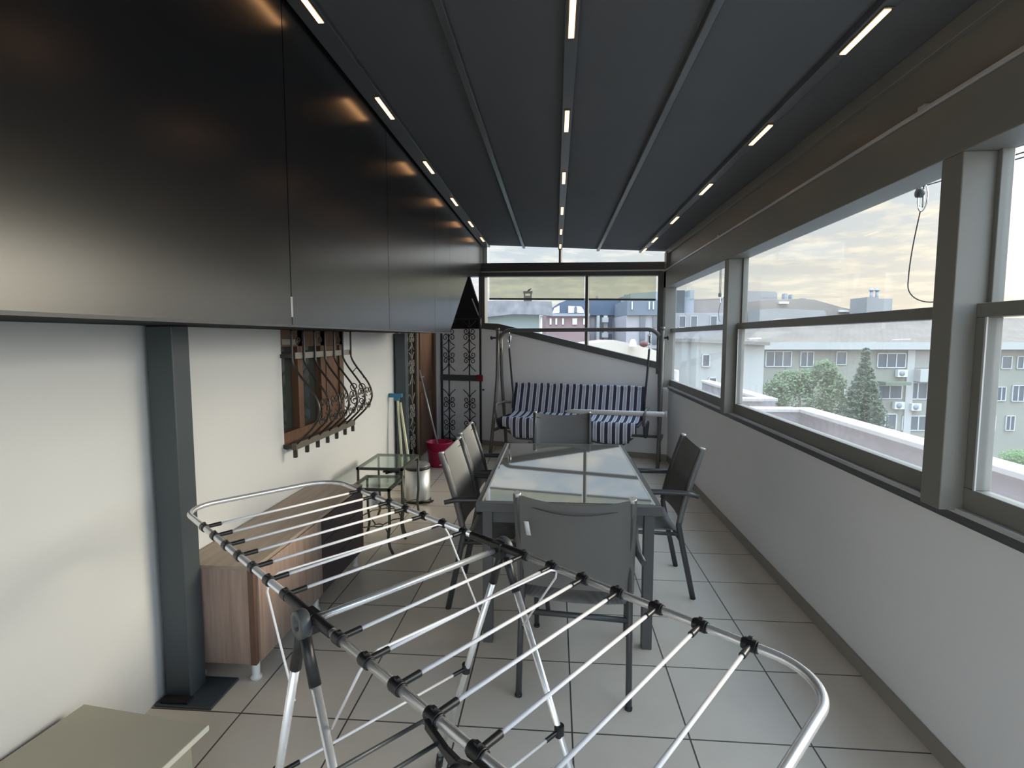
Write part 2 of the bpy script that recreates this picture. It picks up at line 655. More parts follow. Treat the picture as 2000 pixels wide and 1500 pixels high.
# floor
st(MB().box(XL - 0.2, XR + 0.2, YN - 0.1, 8.2, -0.12, 0.0).build('floor', M['tile']))

# right parapet wall with skirting and sill
st(MB().box(XR, XR + 0.2, YN, yb(XR) + 0.1, 0.0, 0.925).build('wall_right', M['parapet']))
st(MB().box(XR - 0.012, XR, YN, 6.88, 0.0, 0.07).build('baseboard_right', M['skirting'], bevel=0.002))
st(MB().box(XR - 0.03, XR + 0.02, YN, 6.84, 0.925, 0.95).box(XR - 0.012, XR + 0.04, YN, 6.84, 0.905, 0.925).build('trim_1', M['anthracite'], bevel=0.002))
st(MB().box(XR - 0.048, XR - 0.005, YN, 6.84, 0.952, 0.970).build('trim_2', M['alu_trim'], bevel=0.002))

# left house wall with a window opening and a doorway
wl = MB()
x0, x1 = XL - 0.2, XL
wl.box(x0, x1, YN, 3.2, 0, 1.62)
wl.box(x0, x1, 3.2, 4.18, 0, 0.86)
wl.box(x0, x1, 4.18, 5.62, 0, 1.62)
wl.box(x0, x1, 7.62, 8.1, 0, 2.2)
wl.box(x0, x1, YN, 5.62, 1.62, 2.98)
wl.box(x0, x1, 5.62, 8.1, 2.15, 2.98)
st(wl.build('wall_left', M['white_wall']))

# soffit under the house eave
st(MB().box(XL, -1.07, YN, 5.33, 1.607, 1.63).build('trim_3', M['dark_matte']))

# back wall, standing at an angle, its top falling to the right
ang = math.atan(-BKS)


def bk(x, off, z):
    return Vector((x, yb(x, off), z))


bwp = [bk(XL - 0.1, 0, 0), bk(XR + 0.1, 0, 0), bk(XR + 0.1, 0, 1.14), bk(-0.805, 0, 1.70), bk(-1.018, 0, 1.72), bk(XL - 0.1, 0, 1.69)]
st(MB().prism(bwp, (0.06, 0.19, 0)).build('wall_back', M['back_wall']))
st(MB().prism([bk(XL, 0, 0), bk(XR, 0, 0), bk(XR, 0, 0.07), bk(XL, 0, 0.07)], (-0.004, -0.012, 0)).build('baseboard_back', M['skirting']))

# dark sloping capping on the back wall
cap = [bk(-1.02, 0.03, 1.685), bk(-0.805, 0.03, 1.665), bk(1.40, 0.03, 1.145), bk(1.40, 0.03, 1.225), bk(-0.805, 0.03, 1.76), bk(-1.02, 0.03, 1.77)]
st(MB().prism(cap, (0.03, 0.09, 0)).build('trim_4', M['anthracite'], bevel=0.004))

# dark wedge panel beside the door
wedge = [bk(-1.60, 0.02, 1.69), bk(-1.03, 0.02, 1.69), bk(-1.03, 0.02, 1.80), bk(-1.245, 0.02, 2.45), bk(-1.60, 0.02, 2.45)]
st(MB().prism(wedge, (0.01, 0.03, 0)).build('trim_5', M['dark_matte']))
st(MB().bar(bk(-1.20, 0.03, 2.12), bk(-1.10, 0.03, 1.88), 0.02, 0.012).build('trim_6', M['alu_trim']))

# cross beam of the end frame with a pale track line
hL, hR = 2.425, 2.345
tL, tR = 2.612, 2.512
st(MB().prism([bk(-1.30, 0.06, hL + 0.01), bk(1.40, 0.06, hR - 0.015), bk(1.40, 0.06, tR - 0.015), bk(-1.30, 0.06, tL + 0.01)], (0.04, 0.12, 0)).build('trim_7', M['anthracite'], bevel=0.004))
st(MB().prism([bk(-1.10, 0.085, 2.478), bk(1.36, 0.085, 2.385), bk(1.36, 0.085, 2.402), bk(-1.10, 0.085, 2.495)], (0.006, 0.018, 0)).build('trim_8', M['alu_trim']))

# corner posts of the end frame
def vpost(name, x, w, z0, z1, off=0.0, d=0.10, m='anthracite'):
    a, b = x - w / 2, x + w / 2
    return st(MB().prism([bk(a, off, z0), bk(b, off, z0), bk(b, off, z1), bk(a, off, z1)], (d * 0.32, d * 0.947, 0)).build(name, M[m], bevel=0.003))


vpost('trim_9', -1.055, 0.09, 1.69, 2.46, 0.03)
vpost('trim_10', -1.075, 0.03, 2.58, 2.90, 0.03)
vpost('trim_11', 1.335, 0.12, 1.10, 2.46, 0.02)
st(MB().box(1.33, XR + 0.03, 6.74, 6.86, 0.95, 2.60).build('trim_12', M['frame_flare_grey'], bevel=0.004))


def pane_poly(name, pts, m, parent, th=(0.003, 0.009, 0)):
    return MB().prism(pts, th).build(name, M[m], parent)


# back windows: two lower glazings and the wedge lights above the beam
w5 = root('window_5')
def mull(x, z0, z1, off=0.02, w=0.035):
    a, b = x - w / 2, x + w / 2
    return MB().prism([bk(a, off, z0), bk(b, off, z0), bk(b, off, z1), bk(a, off, z1)], (0.02, 0.055, 0)).build('mullion', M['anthracite'], w5)
def capz(x):
    return 1.73 - (x + 0.805) * 0.2425 if x > -0.805 else 1.74
mull(0.404, capz(0.404), 2.42)
pane_poly('glass_pane', [bk(-1.03, -0.02, 1.72), bk(-0.80, -0.02, 1.70), bk(0.39, -0.02, 1.42), bk(0.39, -0.02, 2.42), bk(-1.03, -0.02, 2.45)], 'glass', w5)
pane_poly('glass_pane', [bk(0.42, -0.02, 1.41), bk(1.30, -0.02, 1.20), bk(1.30, -0.02, 2.36), bk(0.42, -0.02, 2.41)], 'glass', w5)
w6 = root('window_6')
MB().prism([bk(0.035, 0.02, 2.55), bk(0.062, 0.02, 2.55), bk(0.062, 0.02, 2.75), bk(0.035, 0.02, 2.75)], (0.02, 0.055, 0)).build('mullion', M['anthracite'], w6)
pane_poly('glass_pane', [bk(-1.05, -0.02, 2.57), bk(0.03, -0.02, 2.54), bk(0.03, -0.02, 2.755), bk(-1.05, -0.02, 2.87)], 'glass', w6)
pane_poly('glass_pane', [bk(0.07, -0.02, 2.54), bk(1.40, -0.02, 2.49), bk(1.40, -0.02, 2.61), bk(0.07, -0.02, 2.75)], 'glass', w6)
# white reveal seen left of the wedge light and of the blinds
st(MB().prism([bk(-1.03, -0.05, 2.58), bk(-0.98, -0.05, 2.58), bk(-0.98, -0.05, 2.86), bk(-1.03, -0.05, 2.86)], (0.01, 0.03, 0)).build('trim_13', M['white_wall']))

# two tinted roller blinds hanging in the upper part of the back windows
for nm, xa, xb, lab in (('left', -0.94, 0.375, 'tinted roller blind half lowered over the left back pane'),
                        ('right', 0.435, 1.255, 'tinted roller blind half lowered over the right back pane')):
    rb = thing('roller_blind', lab, 'blind', (0, 0, 0), 0, 'roller blinds at the back window')
    zt = 2.43 - (xa + 1) * 0.036
    zb = 2.112 - (xa + 0.94) * 0.034
    zb2 = 2.112 - (xb + 0.94) * 0.034
    MB().prism([bk(xa, 0.01, zb), bk(xb, 0.01, zb2), bk(xb, 0.01, 2.43 - (xb + 1) * 0.036), bk(xa, 0.01, zt)], (0.001, 0.002, 0)).build('screen', M['blind'], rb)
    MB().bar(bk(xa, 0.012, zb), bk(xb, 0.012, zb2), 0.022, 0.026).build('bottom_bar', M['anthracite'], rb, bevel=0.003)

# roof: sloping fabric between glossy rails
ff = []
pts = []
for x in (-1.05, 1.42):
    ff.append((x, YN))
    pts.append(Vector((x, YN - 0.05, roof_h(x))))
ceil_pts = [Vector((-1.10, YN, roof_h(-1.10))), Vector((1.42, YN, roof_h(1.42))), Vector((1.42, yb(1.42) + 0.06, roof_h(1.42))), Vector((-1.10, yb(-1.10) + 0.06, roof_h(-1.10)))]
st(MB().prism(ceil_pts, (0, 0, 0.03)).build('ceiling', M['fabric_roof']))
st(MB().box(XL - 0.2, -1.05, YN, 8.1, 2.98, 3.0).build('ceiling_2', M['dark_matte']))
rails = [-0.975, -0.445, 0.053, 0.546, 1.08]
tn = 14
for i, x in enumerate(rails):
    w = 0.055 if i in (2, 4) else (0.10 if i == 0 else 0.035)
    hh = 0.03 if i else 0.03
    z = roof_h(x)
    xx = x - 0.012 if i == 0 else x
    o = MB().prism([Vector((xx - w / 2, YN, z - hh)), Vector((xx + w / 2, YN, z - hh)), Vector((xx + w / 2, YN, z + 0.005)), Vector((xx - w / 2, YN, z + 0.005))],
                   (0, yb(x) + 0.05 - YN, 0)).build('trim_%d' % tn, M['anthracite'], bevel=0.004)
    st(o)
    tn += 1

# LED strips let into three of the rails
ORD = ['nearest', 'second', 'third', 'fourth', 'fifth', 'farthest']
led0 = None
ys = [0.1, 1.08, 2.10, 3.07, 4.12, 5.15, 6.15, 7.10]
for rn, x in (('left', -0.962), ('middle', 0.053), ('right', 1.082)):
    for k, y in enumerate(ys):
        if rn == 'right' and k == 7:
            y = 6.86
        hh = 0.033
        if k < 2:
            lab = 'warm LED strip in the %s roof rail, %s' % (rn, ['behind the viewer', 'just above the viewer'][k])
        else:
            lab = 'lit warm LED strip in the %s roof rail, %s of its row in view' % (rn, ORD[k - 2])
        if led0 is None:
            led0 = thing('led_strip', lab, 'light', (x, y, roof_h(x) - hh), 0, 'LED strips in the roof rails')
            MB().box(-0.016, 0.016, -0.15, 0.15, -0.001, 0.008).build('housing', M['anthracite'], led0)
            MB().box(-0.011, 0.011, -0.14, 0.14, -0.004, -0.001).build('diffuser', M['led'], led0)
            t = led0
        else:
            t = copy_tree(led0)
            t.location = (x, y, roof_h(x) - hh)
        t['label'] = lab

# dark glossy fascia: upright panels with fine joints
fr = root('wall_fascia')
ysm = [YN, -0.42, 0.83, 2.085, 3.355, 4.66, 5.353]
for a, b in zip(ysm[:-1], ysm[1:]):
    MB().box(-1.07, -1.05, a + 0.003, b - 0.003, 1.607, 2.87).build('fascia_panel', M['fascia'], fr)
MB().prism([Vector((-1.05, 5.356, 1.64)), Vector((-1.05, 6.45, 2.29)), Vector((-1.05, 6.45, 2.87)), Vector((-1.05, 5.356, 2.87))], (-0.02, 0, 0)).build('fascia_panel', M['fascia'], fr)
MB().prism([Vector((-1.05, 6.456, 2.30)), Vector((-1.05, yb(-1.05) - 0.03, 2.43)), Vector((-1.05, yb(-1.05) - 0.03, 2.87)), Vector((-1.05, 6.456, 2.87))], (-0.02, 0, 0)).build('fascia_panel', M['fascia'], fr)
MB().box(-1.056, -1.0485, YN, 5.353, 1.600, 1.609).build('edge_strip', M['anthracite'], fr)
MB().box(-1.09, -1.072, YN, 5.353, 1.64, 2.87).build('backing', M['dark_matte'], fr)
MB().box(-1.0515, -1.0485, 2.078, 2.092, 1.64, 1.72).build('joint_clip', M['alu_trim'], fr)

# posts beside the house wall
def post(name, y, plate=True):
    r = root(name)
    MB().box(-1.672, -1.56, y, y + 0.105, 0.0, 1.606).build('shaft', M['anthracite_post'], r, bevel=0.005)
    if plate:
        MB().box(-1.68, -1.43, y - 0.06, y + 0.145, 0.0, 0.012).build('base_plate', M['anthracite_post'], r, bevel=0.003)
        MB().box(-1.665, -1.54, y - 0.05, y - 0.005, 0.012, 0.022).build('base_flashing', M['dark_matte'], r, bevel=0.004)
    return r


post('trim_19', 2.08)
post('trim_20', 5.50, False)

# right window wall: posts, header, gutter, glazing
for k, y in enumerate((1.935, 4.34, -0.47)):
    st(MB().box(1.33, XR + 0.03, y, y + 0.10, 0.962, 2.168).build('trim_%d' % (21 + k), M['frame_flare_grey'], bevel=0.004))
st(MB().box(1.33, XR + 0.05, YN, 6.86, 2.168, 2.372).build('trim_24', M['frame_flare_grey'], bevel=0.004))
st(MB().box(1.322, 1.36, YN, 6.87, 2.372, 2.388).build('trim_25', M['alu_trim'], bevel=0.003))
st(MB().box(1.37, XR + 0.10, YN, 6.90, 2.388, 2.66).build('trim_26', M['frame_flare_grey'], bevel=0.004))
st(MB().box(1.345, 1.43, YN, 6.90, 2.575, 2.64).build('trim_27', M['frame_flare_grey'], bevel=0.003))
bays = [('window_1', 4.44, 6.84), ('window_2', 2.035, 4.34), ('window_3', -0.37, 1.935), ('window_4', YN + 0.1, -0.47)]
for nm, a, b in bays:
    w = root(nm)
    f = MB()
    X0, X1 = 1.435, 1.475
    f.box(X0, X1, a, a + 0.035, 1.66, 2.18).box(X0, X1, b - 0.02, b, 1.66, 2.18)
    f.box(X0 - 0.03, X1, a, b, 1.625, 1.672)
    f.build('upper_frame', M['frame_flare_grey'], w, bevel=0.003)
    g = MB()
    g.box(X0 - 0.03, X0 + 0.02, a, b, 0.962, 1.045)
    g.box(X0 - 0.03, X0 + 0.02, a, a + 0.045, 1.045, 1.625).box(X0 - 0.03, X0 + 0.02, b - 0.05, b, 1.045, 1.625)
    g.build('sliding_frame', M['frame_flare_grey'], w, bevel=0.003)
    MB().box(X0 - 0.034, X0 - 0.029, b - 0.052, b - 0.044, 1.045, 1.625).build('edge_seal', M['alu_trim'], w)
    MB().box(1.452, 1.458, a + 0.03, b - 0.015, 1.665, 2.185).build('upper_pane', M['glass'], w)
    MB().box(1.428, 1.434, a + 0.04, b - 0.045, 1.04, 1.63).build('lower_pane', M['glass_dusty'], w)

# unseen end behind the viewer, made glazed to let daylight in
w7 = root('window_7')
fb = MB()
for x in (XL, -0.7, 0.35, XR):
    fb.box(x - 0.03, x + 0.03, YN - 0.04, YN + 0.02, 0, 2.6)
fb.box(XL, XR, YN - 0.04, YN + 0.02, 2.55, 2.65).box(XL, XR, YN - 0.04, YN + 0.02, 0, 0.08)
fb.build('frame', M['frame_flare_grey'], w7)
MB().box(XL, XR, YN - 0.012, YN - 0.006, 0.08, 2.55).build('glass_pane', M['glass'], w7)

# small brackets on the gutter lip
for y, z, lab in ((2.19, 2.385, 'small pale bracket on the gutter lip above the near window post'),
                  (4.70, 2.385, 'small pale bracket on the gutter lip above the farther window post')):
    o = MB().box(1.345, 1.372, y - 0.02, y + 0.02, z, z + 0.03).build('gutter_bracket', M['alu_trim'], bevel=0.003)
    tag(o, lab, 'bracket', 'gutter brackets')


# ------------------------------------------------------------------ spiral helper for wrought iron
def scroll(o, ux, uz, r0, turns, sgn, start):
    """spiral curling to a centre o in the plane (ux, uz)"""
    n = int(16 * turns)
    pts = []
    for i in range(n + 1):
        t = i / n
        a = start + sgn * t * turns * 2 * PI
        r = r0 * (1 - 0.80 * t)
        pts.append(o + ux * r * math.cos(a) + uz * r * math.sin(a))
    return pts


# ------------------------------------------------------------------ house window with belly grille
hw = root('window_8')
fm = MB()
xf = XL - 0.037
ya, ybw, za, zb_ = 3.2, 4.18, 0.86, 1.62
fm.box(xf - 0.03, xf + 0.03, 3.43, 3.50, za, zb_).box(xf - 0.03, xf + 0.03, 3.78, 3.85, za, zb_)
fm.box(xf - 0.03, xf + 0.03, ybw - 0.06, ybw, za, zb_)
fm.box(xf - 0.03, xf + 0.035, ya, ybw, za, za + 0.10).box(xf - 0.03, xf + 0.03, ya, ybw, 1.50, zb_)
fm.build('window_frame', M['window_wood'], hw, bevel=0.004)
MB().box(xf - 0.02, xf + 0.015, 3.85, 4.12, za + 0.10, 1.50).box(xf + 0.015, xf + 0.022, 3.89, 4.08, za + 0.15, 1.45).build('wooden_shutter', M['window_wood'], hw, bevel=0.003)
for a, b in ((3.2, 3.43), (3.50, 3.78)):
    MB().box(xf - 0.025, xf - 0.018, a, b, za + 0.10, 1.50).build('dark_pane', M['dark_glass'], hw)
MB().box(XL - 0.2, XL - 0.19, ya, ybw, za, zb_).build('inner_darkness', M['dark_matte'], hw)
MB().box(XL - 0.07, XL + 0.015, ya - 0.005, ybw + 0.005, za - 0.02, za).build('window_sill', M['white_wall'], hw, bevel=0.004)

gr = thing('window_grille', 'wrought iron belly grille with scrolls over the brown window', 'window grille', (XL, 3.66, 0.86))
GY0, GY1 = -0.46, 0.50
def belly(t):
    """profile: t from top (1.60) to bottom (0.87), returns x,z"""
    z = 0.76 - 0.735 * t
    if t < 0.28:
        x = 0.07
    else:
        q = (t - 0.28) / 0.72
        x = 0.07 + 0.165 * math.sin(PI * min(1, q ** 1.25)) ** 1.15 * (1 if q < 0.62 else 1.0)
    return x, z
for k in range(7):
    yy = GY0 + (GY1 - GY0) * k / 6
    pp = []
    for i in range(29):
        x, z = belly(i / 28)
        pp.append((x, yy, z))
    MB().tube(pp, 0.0075, 8).build('grille_bar', M['iron'], gr)
MB().box(0.055, 0.062, GY0 + 0.06, GY1 + 0.02, 0.565, 0.605).build('upper_flat_bar', M['iron_light'], gr, bevel=0.001)
MB().box(0.055, 0.085, GY0 - 0.015, GY1 + 0.015, 0.0, 0.042).build('lower_flat_bar', M['iron_brown'], gr, bevel=0.001)
MB().box(0.004, 0.010, GY0 + 0.0, GY0 + 0.20, 0.655, 0.69).build('short_flat_bar', M['iron_light'], gr)
for k in range(7):
    yy = GY0 + (GY1 - GY0) * k / 6
    MB().box(0.06, 0.08, yy - 0.01, yy + 0.01, -0.05, 0.005).build('bar_foot', M['iron'], gr)
for yy in (GY0 - 0.008, GY1 + 0.008):
    for zz in (0.585, 0.02):
        MB().box(-0.01, 0.07, yy - 0.006, yy + 0.006, zz - 0.012, zz + 0.012).build('wall_anchor', M['iron'], gr)
UY, UZ = Vector((0, 1, 0)), Vector((0, 0, 1))
for k in range(6):
    yc = GY0 + (GY1 - GY0) * (k + 0.5) / 6
    x, z = belly(0.70)
    for s in (1, -1):
        MB().tube(scroll(Vector((x, yc + s * 0.030, 0.235 + 0.055)), UY * s, UZ, 0.040, 1.3, 1, -PI / 2), 0.0036, 6).build('scroll', M['iron'], gr)
        MB().tube(scroll(Vector((x - 0.01, yc + s * 0.030, 0.235 - 0.055)), UY * s, -UZ, 0.040, 1.3, 1, -PI / 2), 0.0036, 6).build('scroll', M['iron'], gr)
    if k % 2 == 0:
        MB().tube(scroll(Vector((0.07, yc, 0.675)), UY, UZ, 0.03, 1.3, 1, 0), 0.0045, 6).build('scroll', M['iron'], gr)
# scrolls in the grille's side cheek
m = MB()
UX = Vector((1, 0, 0))
for s, zc2 in ((1, 0.31), (-1, 0.20)):
    m.tube(scroll(Vector((0.15, GY1, zc2)), UX, UZ * s, 0.035, 1.4, 1, -PI / 2), 0.0045, 6)
    m.tube(scroll(Vector((0.09, GY1, zc2)), -UX, UZ * s, 0.035, 1.4, 1, -PI / 2), 0.0045, 6)
m.tube([Vector((0.075, GY1, 0.42)), Vector((0.11, GY1, 0.46)), Vector((0.15, GY1, 0.43)), Vector((0.17, GY1, 0.38))], 0.0045, 6)
m.build('side_scroll', M['iron'], gr)

# ------------------------------------------------------------------ doorway: side light, brown door, wrought iron gate
d1 = root('door_1')
dm = MB()
dm.box(XL - 0.14, XL - 0.02, 5.62, 5.72, 0, 2.15).box(XL - 0.14, XL - 0.02, 6.56, 6.66, 0, 2.15).box(XL - 0.14, XL - 0.02, 7.52, 7.62, 0, 2.15)
dm.box(XL - 0.14, XL - 0.02, 5.62, 7.62, 2.05, 2.15)
dm.build('door_frame', M['door_wood'], d1, bevel=0.004)
dl = MB().box(XL - 0.10, XL - 0.05, 6.66, 7.52, 0.02, 2.05)
for z0, z1 in ((0.15, 0.85), (1.0, 1.9)):
    dl.box(XL - 0.055, XL - 0.035, 6.78, 7.40, z0, z1)
dl.build('door_leaf', M['door_wood'], d1, bevel=0.006)
MB().box(XL - 0.05, XL - 0.045, 6.68, 6.72, 0.98, 1.16).tube([(XL - 0.045, 6.70, 1.06), (XL + 0.0, 6.70, 1.06), (XL + 0.0, 6.80, 1.06)], 0.008, 8).build('door_handle', M['iron_light'], d1)
MB().box(XL - 0.09, XL - 0.08, 5.72, 6.56, 0.0, 2.05).build('side_pane', M['dark_glass'], d1)
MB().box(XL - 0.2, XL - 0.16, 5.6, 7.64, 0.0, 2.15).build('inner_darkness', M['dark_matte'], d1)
# light frame profile beside post
MB().box(XL - 0.02, XL + 0.03, 5.62, 5.70, 0, 1.9).build('pale_jamb', M['iron_light'], d1)


def scroll_motif(m, o, ux, s=1.0, r=0.0062):
    """eight curled scrolls and flaring stems about a vertical bar at o, 0.74 m tall"""
    for sg in (1, -1):
        for up in (1, -1):
            for zz, rr in ((0.215, 0.046), (0.125, 0.050)):
                c = o + ux * sg * (rr + 0.004) * s + UZ * zz * up * s
                m.tube(scroll(c, ux * sg, UZ * up, rr * s, 1.25, 1 if zz > 0.2 else -1, PI), r, 5)
            m.tube([o + ux * sg * 0.004 * s + UZ * 0.25 * up * s, o + ux * sg * 0.03 * s + UZ * 0.30 * up * s, o + ux * sg * 0.085 * s + UZ * 0.345 * up * s, o + ux * sg * 0.10 * s + UZ * 0.36 * up * s], r, 5)
            m.tube([o + ux * sg * 0.004 * s + UZ * 0.10 * up * s, o + ux * sg * 0.035 * s + UZ * 0.05 * up * s, o + ux * sg * 0.095 * s + UZ * 0.012 * up * s], r, 5)


gate = thing('iron_gate', 'open wrought iron gate with scrollwork standing before the white back wall', 'gate', (-1.665, yb(-1.665, 0.12), 0.04), math.atan(-BKS) * 1.0)
GX = Vector((1, 0, 0))
wg = 0.63
MB().box(wg - 0.012, wg + 0.012, -0.012, 0.012, 0, 1.80).build('stile', M['gate_iron'], gate)
MB().box(-0.012, 0.012, -0.012, 0.012, 0, 1.80).build('stile', M['gate_iron'], gate)
for z0 in (0.0, 1.778):
    MB().box(-0.012, wg + 0.012, -0.012, 0.012, z0, z0 + 0.022).build('rail', M['gate_iron'], gate)
MB().box(-0.012, wg + 0.012, -0.018, 0.018, 0.90, 0.985).build('lock_plate', M['grey_plastic'], gate)
MB().box(wg - 0.05, wg + 0.05, -0.035, -0.018, 0.90, 0.995).build('red_lock_cover', M['red'], gate, bevel=0.01)
MB().tube([(wg + 0.03, 0, 0.78), (wg + 0.055, 0, 0.78)], 0.012, 8).build('latch_knob', M['black_plastic'], gate)
for xx in (0.12, 0.455):
    MB().box(xx - 0.007, xx + 0.007, -0.007, 0.007, 0.02, 1.78).build('bar', M['gate_iron'], gate)
    for zz in (0.41, 1.40):
        m = MB()
        scroll_motif(m, Vector((xx, 0, zz)), GX, 1.0)
        m.build('scrollwork', M['gate_iron'], gate)
# iron grille over the side light, in the wall plane
sg_ = thing('side_light_grille', 'narrow dark scrolled grille on the glazing left of the brown door', 'grille', (XL - 0.01, 6.12, 0.05))
for yy in (-0.38, 0.38):
    MB().box(-0.01, 0.01, yy - 0.01, yy + 0.01, 0, 1.95).build('stile', M['iron_light'], sg_)
for yy in (-0.12, 0.14):
    MB().box(-0.006, 0.006, yy - 0.006, yy + 0.006, 0, 1.95).build('bar', M['iron_light'], sg_)
    for zz in (0.45, 1.35):
        m = MB()
        scroll_motif(m, Vector((0, yy, zz)), UY, 1.1)
        m.build('scrollwork', M['iron_light'], sg_)

# ------------------------------------------------------------------ drying rack
RZ = math.atan2(-0.649, 0.760)
rk = thing('drying_rack', 'silver folding clothes drying rack with black joints in the foreground', 'drying rack', (-0.362, 1.347, 0), RZ)
ZR = 0.93
YNR, YFR = -0.287, 0.298
RR = 0.0095


def loop_rail(x_end, x_start, corner):
    pts = []
    s = 1 if x_end > 0 else -1
    pts.append((x_start, YNR, ZR))
    n = 14
    cxn = x_end - s * corner
    pts.append((cxn, YNR, ZR))
    for i in range(1, n + 1):
        a = PI / 2 * i / n
        pts.append((cxn + s * corner * math.sin(a), YNR + corner * (1 - math.cos(a)), ZR))
    for i in range(0, n + 1):
        a = PI / 2 * i / n
        pts.append((cxn + s * corner * math.cos(a), YFR - corner * (1 - math.sin(a)), ZR))
    pts.append((x_start, YFR, ZR))
    return pts


MB().tube(loop_rail(-1.075, -0.10, 0.12), RR, 14).build('left_wing_frame', M['aluminium'], rk)
MB().tube(loop_rail(0.912, 0.10, 0.12), RR, 14).build('right_wing_frame', M['aluminium'], rk)
stations = [(-0.137 - 0.1105 * k, -0.160 - 0.1105 * k) for k in range(7)] + [(0.134 + 0.1095 * k, 0.108 + 0.1070 * k) for k in range(7)]
for xn, xf_ in stations:
    dxy = (xf_ - xn) / (YFR - YNR)
    MB().tube([(xn + dxy * 0.046, YNR + 0.046, ZR + 0.001), (xf_ - dxy * 0.046, YFR - 0.046, ZR + 0.001)], 0.0042, 10).build('rung', M['white_rod'], rk)
    for x, y, s in ((xn, YNR, 1), (xf_, YFR, -1)):
        c = MB()
        c.tube([(x - 0.013, y, ZR), (x + 0.013, y, ZR)], 0.0135, 12)
        c.tube([(x - 0.017, y, ZR), (x - 0.013, y, ZR)], 0.0120, 12)
        c.tube([(x + 0.013, y, ZR), (x + 0.017, y, ZR)], 0.0120, 12)
        c.tube([(x + dxy * s * 0.008, y + s * 0.008, ZR + 0.001), (x + dxy * s * 0.052, y + s * 0.052, ZR + 0.001)], [0.0065, 0.0072], 10)
        c.box(x - 0.005, x + 0.005, y - 0.004, y + 0.004, ZR + 0.012, ZR + 0.018)
        c.build('joint', M['black_plastic'], rk, bevel=0.001)
# centre bar and pivots
MB().tube([(0, YNR + 0.02, ZR - 0.012), (0, YFR - 0.02, ZR - 0.012)], 0.0085, 12).build('centre_bar', M['aluminium'], rk)
RX90 = Matrix.Rotation(PI / 2, 3, 'X')
for y, s in ((YNR, -1), (YFR, 1)):
    h = MB()
    h.tube([(-0.125, y, ZR), (0.105, y, ZR)], 0.0125, 12)
    h.box(-0.022, 0.022, y - 0.016, y + 0.016, ZR - 0.036, ZR + 0.012)
    h.build('pivot_sleeve', M['black_plastic'], rk, bevel=0.004)
    k = MB()
    yy = y + s * 0.022
    k.lathe([(0.0125, -0.012), (0.030, -0.012), (0.033, -0.008), (0.033, 0.008), (0.030, 0.012), (0.0125, 0.012), (0.0125, -0.012)], (0, yy, ZR - 0.012), 24, axis=RX90)
    k.lathe([(0.001, -0.006), (0.0125, -0.006), (0.0125, 0.004), (0.001, 0.004)], (0, yy, ZR - 0.012), 20, axis=RX90)
    hub = k.build('pivot_knob', M['grey_plastic'], rk)
    for fx, off in ((-0.34, 0), (0.43, 0.0)):
        yl = y + s * 0.02
        d = Vector((fx, 0, -ZR)).normalized()
        p0 = Vector((0, yl, ZR - 0.01))
        MB().tube([p0 + d * 0.02, p0 + d * 0.075, p0 + d * 0.135], [0.013, 0.0125, 0.0135], 12).build('leg_socket', M['black_plastic'], rk)
        foot = Vector((fx, yl, 0.02))
        dd = (foot - p0).normalized()
        MB().tube([p0 + dd * 0.12, foot], 0.0105, 12).build('leg', M['aluminium'], rk)
        MB().tube([foot - dd * 0.03, Vector((fx, yl, 0.0)) + dd * 0.0], 0.0135, 12).build('foot_cap', M['black_plastic'], rk)
# cross bars between the legs
for fx in (-0.34, 0.43):
    t = 0.53
    xx = fx * t
    zz = ZR - (ZR - 0.02) * t
    MB().tube([(xx, YNR + 0.03, zz), (xx, YFR - 0.03, zz)], 0.004, 8).build('cross_bar', M['white_rod'], rk)
    for y, s in ((YNR - 0.02, 1), (YFR + 0.02, -1)):
        MB().tube([(xx, y, zz - 0.016), (xx, y, zz + 0.016)], 0.0145, 12).tube([(xx, y, zz), (xx, y + s * 0.055, zz)], 0.0065, 10).build('cross_bar_joint', M['black_plastic'], rk, bevel=0.001)
# wire braces holding the wings
for sx, xr, lx, lz in ((-1, -0.262, -0.094, 0.68), (1, 0.236, 0.100, 0.715)):
    a, b = YNR + 0.012, YFR - 0.012
    pts = [(lx, YNR - 0.006, lz), (xr - sx * 0.012, YNR - 0.004, ZR - 0.03), (xr, YNR + 0.006, ZR - 0.004), (xr, YNR + 0.03, ZR + 0.006),
           (xr, YFR - 0.03, ZR + 0.006), (xr, YFR - 0.006, ZR - 0.004), (xr - sx * 0.012, YFR + 0.004, ZR - 0.03), (lx, YFR + 0.006, lz)]
    MB().tube(pts, 0.0030, 8).build('wing_brace', M['white_rod'], rk)
# fold-out clip hanger under the near rail
hg = MB()
yq = YNR - 0.010
hg.prism([(x, yq, z) for x, z in ((0.462, 0.935), (0.478, 0.928), (0.515, 0.915), (0.545, 0.912), (0.575, 0.922), (0.585, 0.935), (0.610, 0.935), (0.612, 0.905), (0.585, 0.888), (0.555, 0.884), (0.535, 0.890), (0.500, 0.905), (0.462, 0.918))], (0, -0.010, 0))
hb = hg.build('hanger_bracket', M['black_plastic'], rk, bevel=0.002)
for x, z in ((0.438, 0.912), (0.492, 0.908), (0.540, 0.900), (0.585, 0.900)):
    MB().tube([(x, yq + 0.006, z), (x - 0.012, yq - 0.30, z)], 0.0035, 8).build('hanger_rod', M['grey_plastic'], hb)

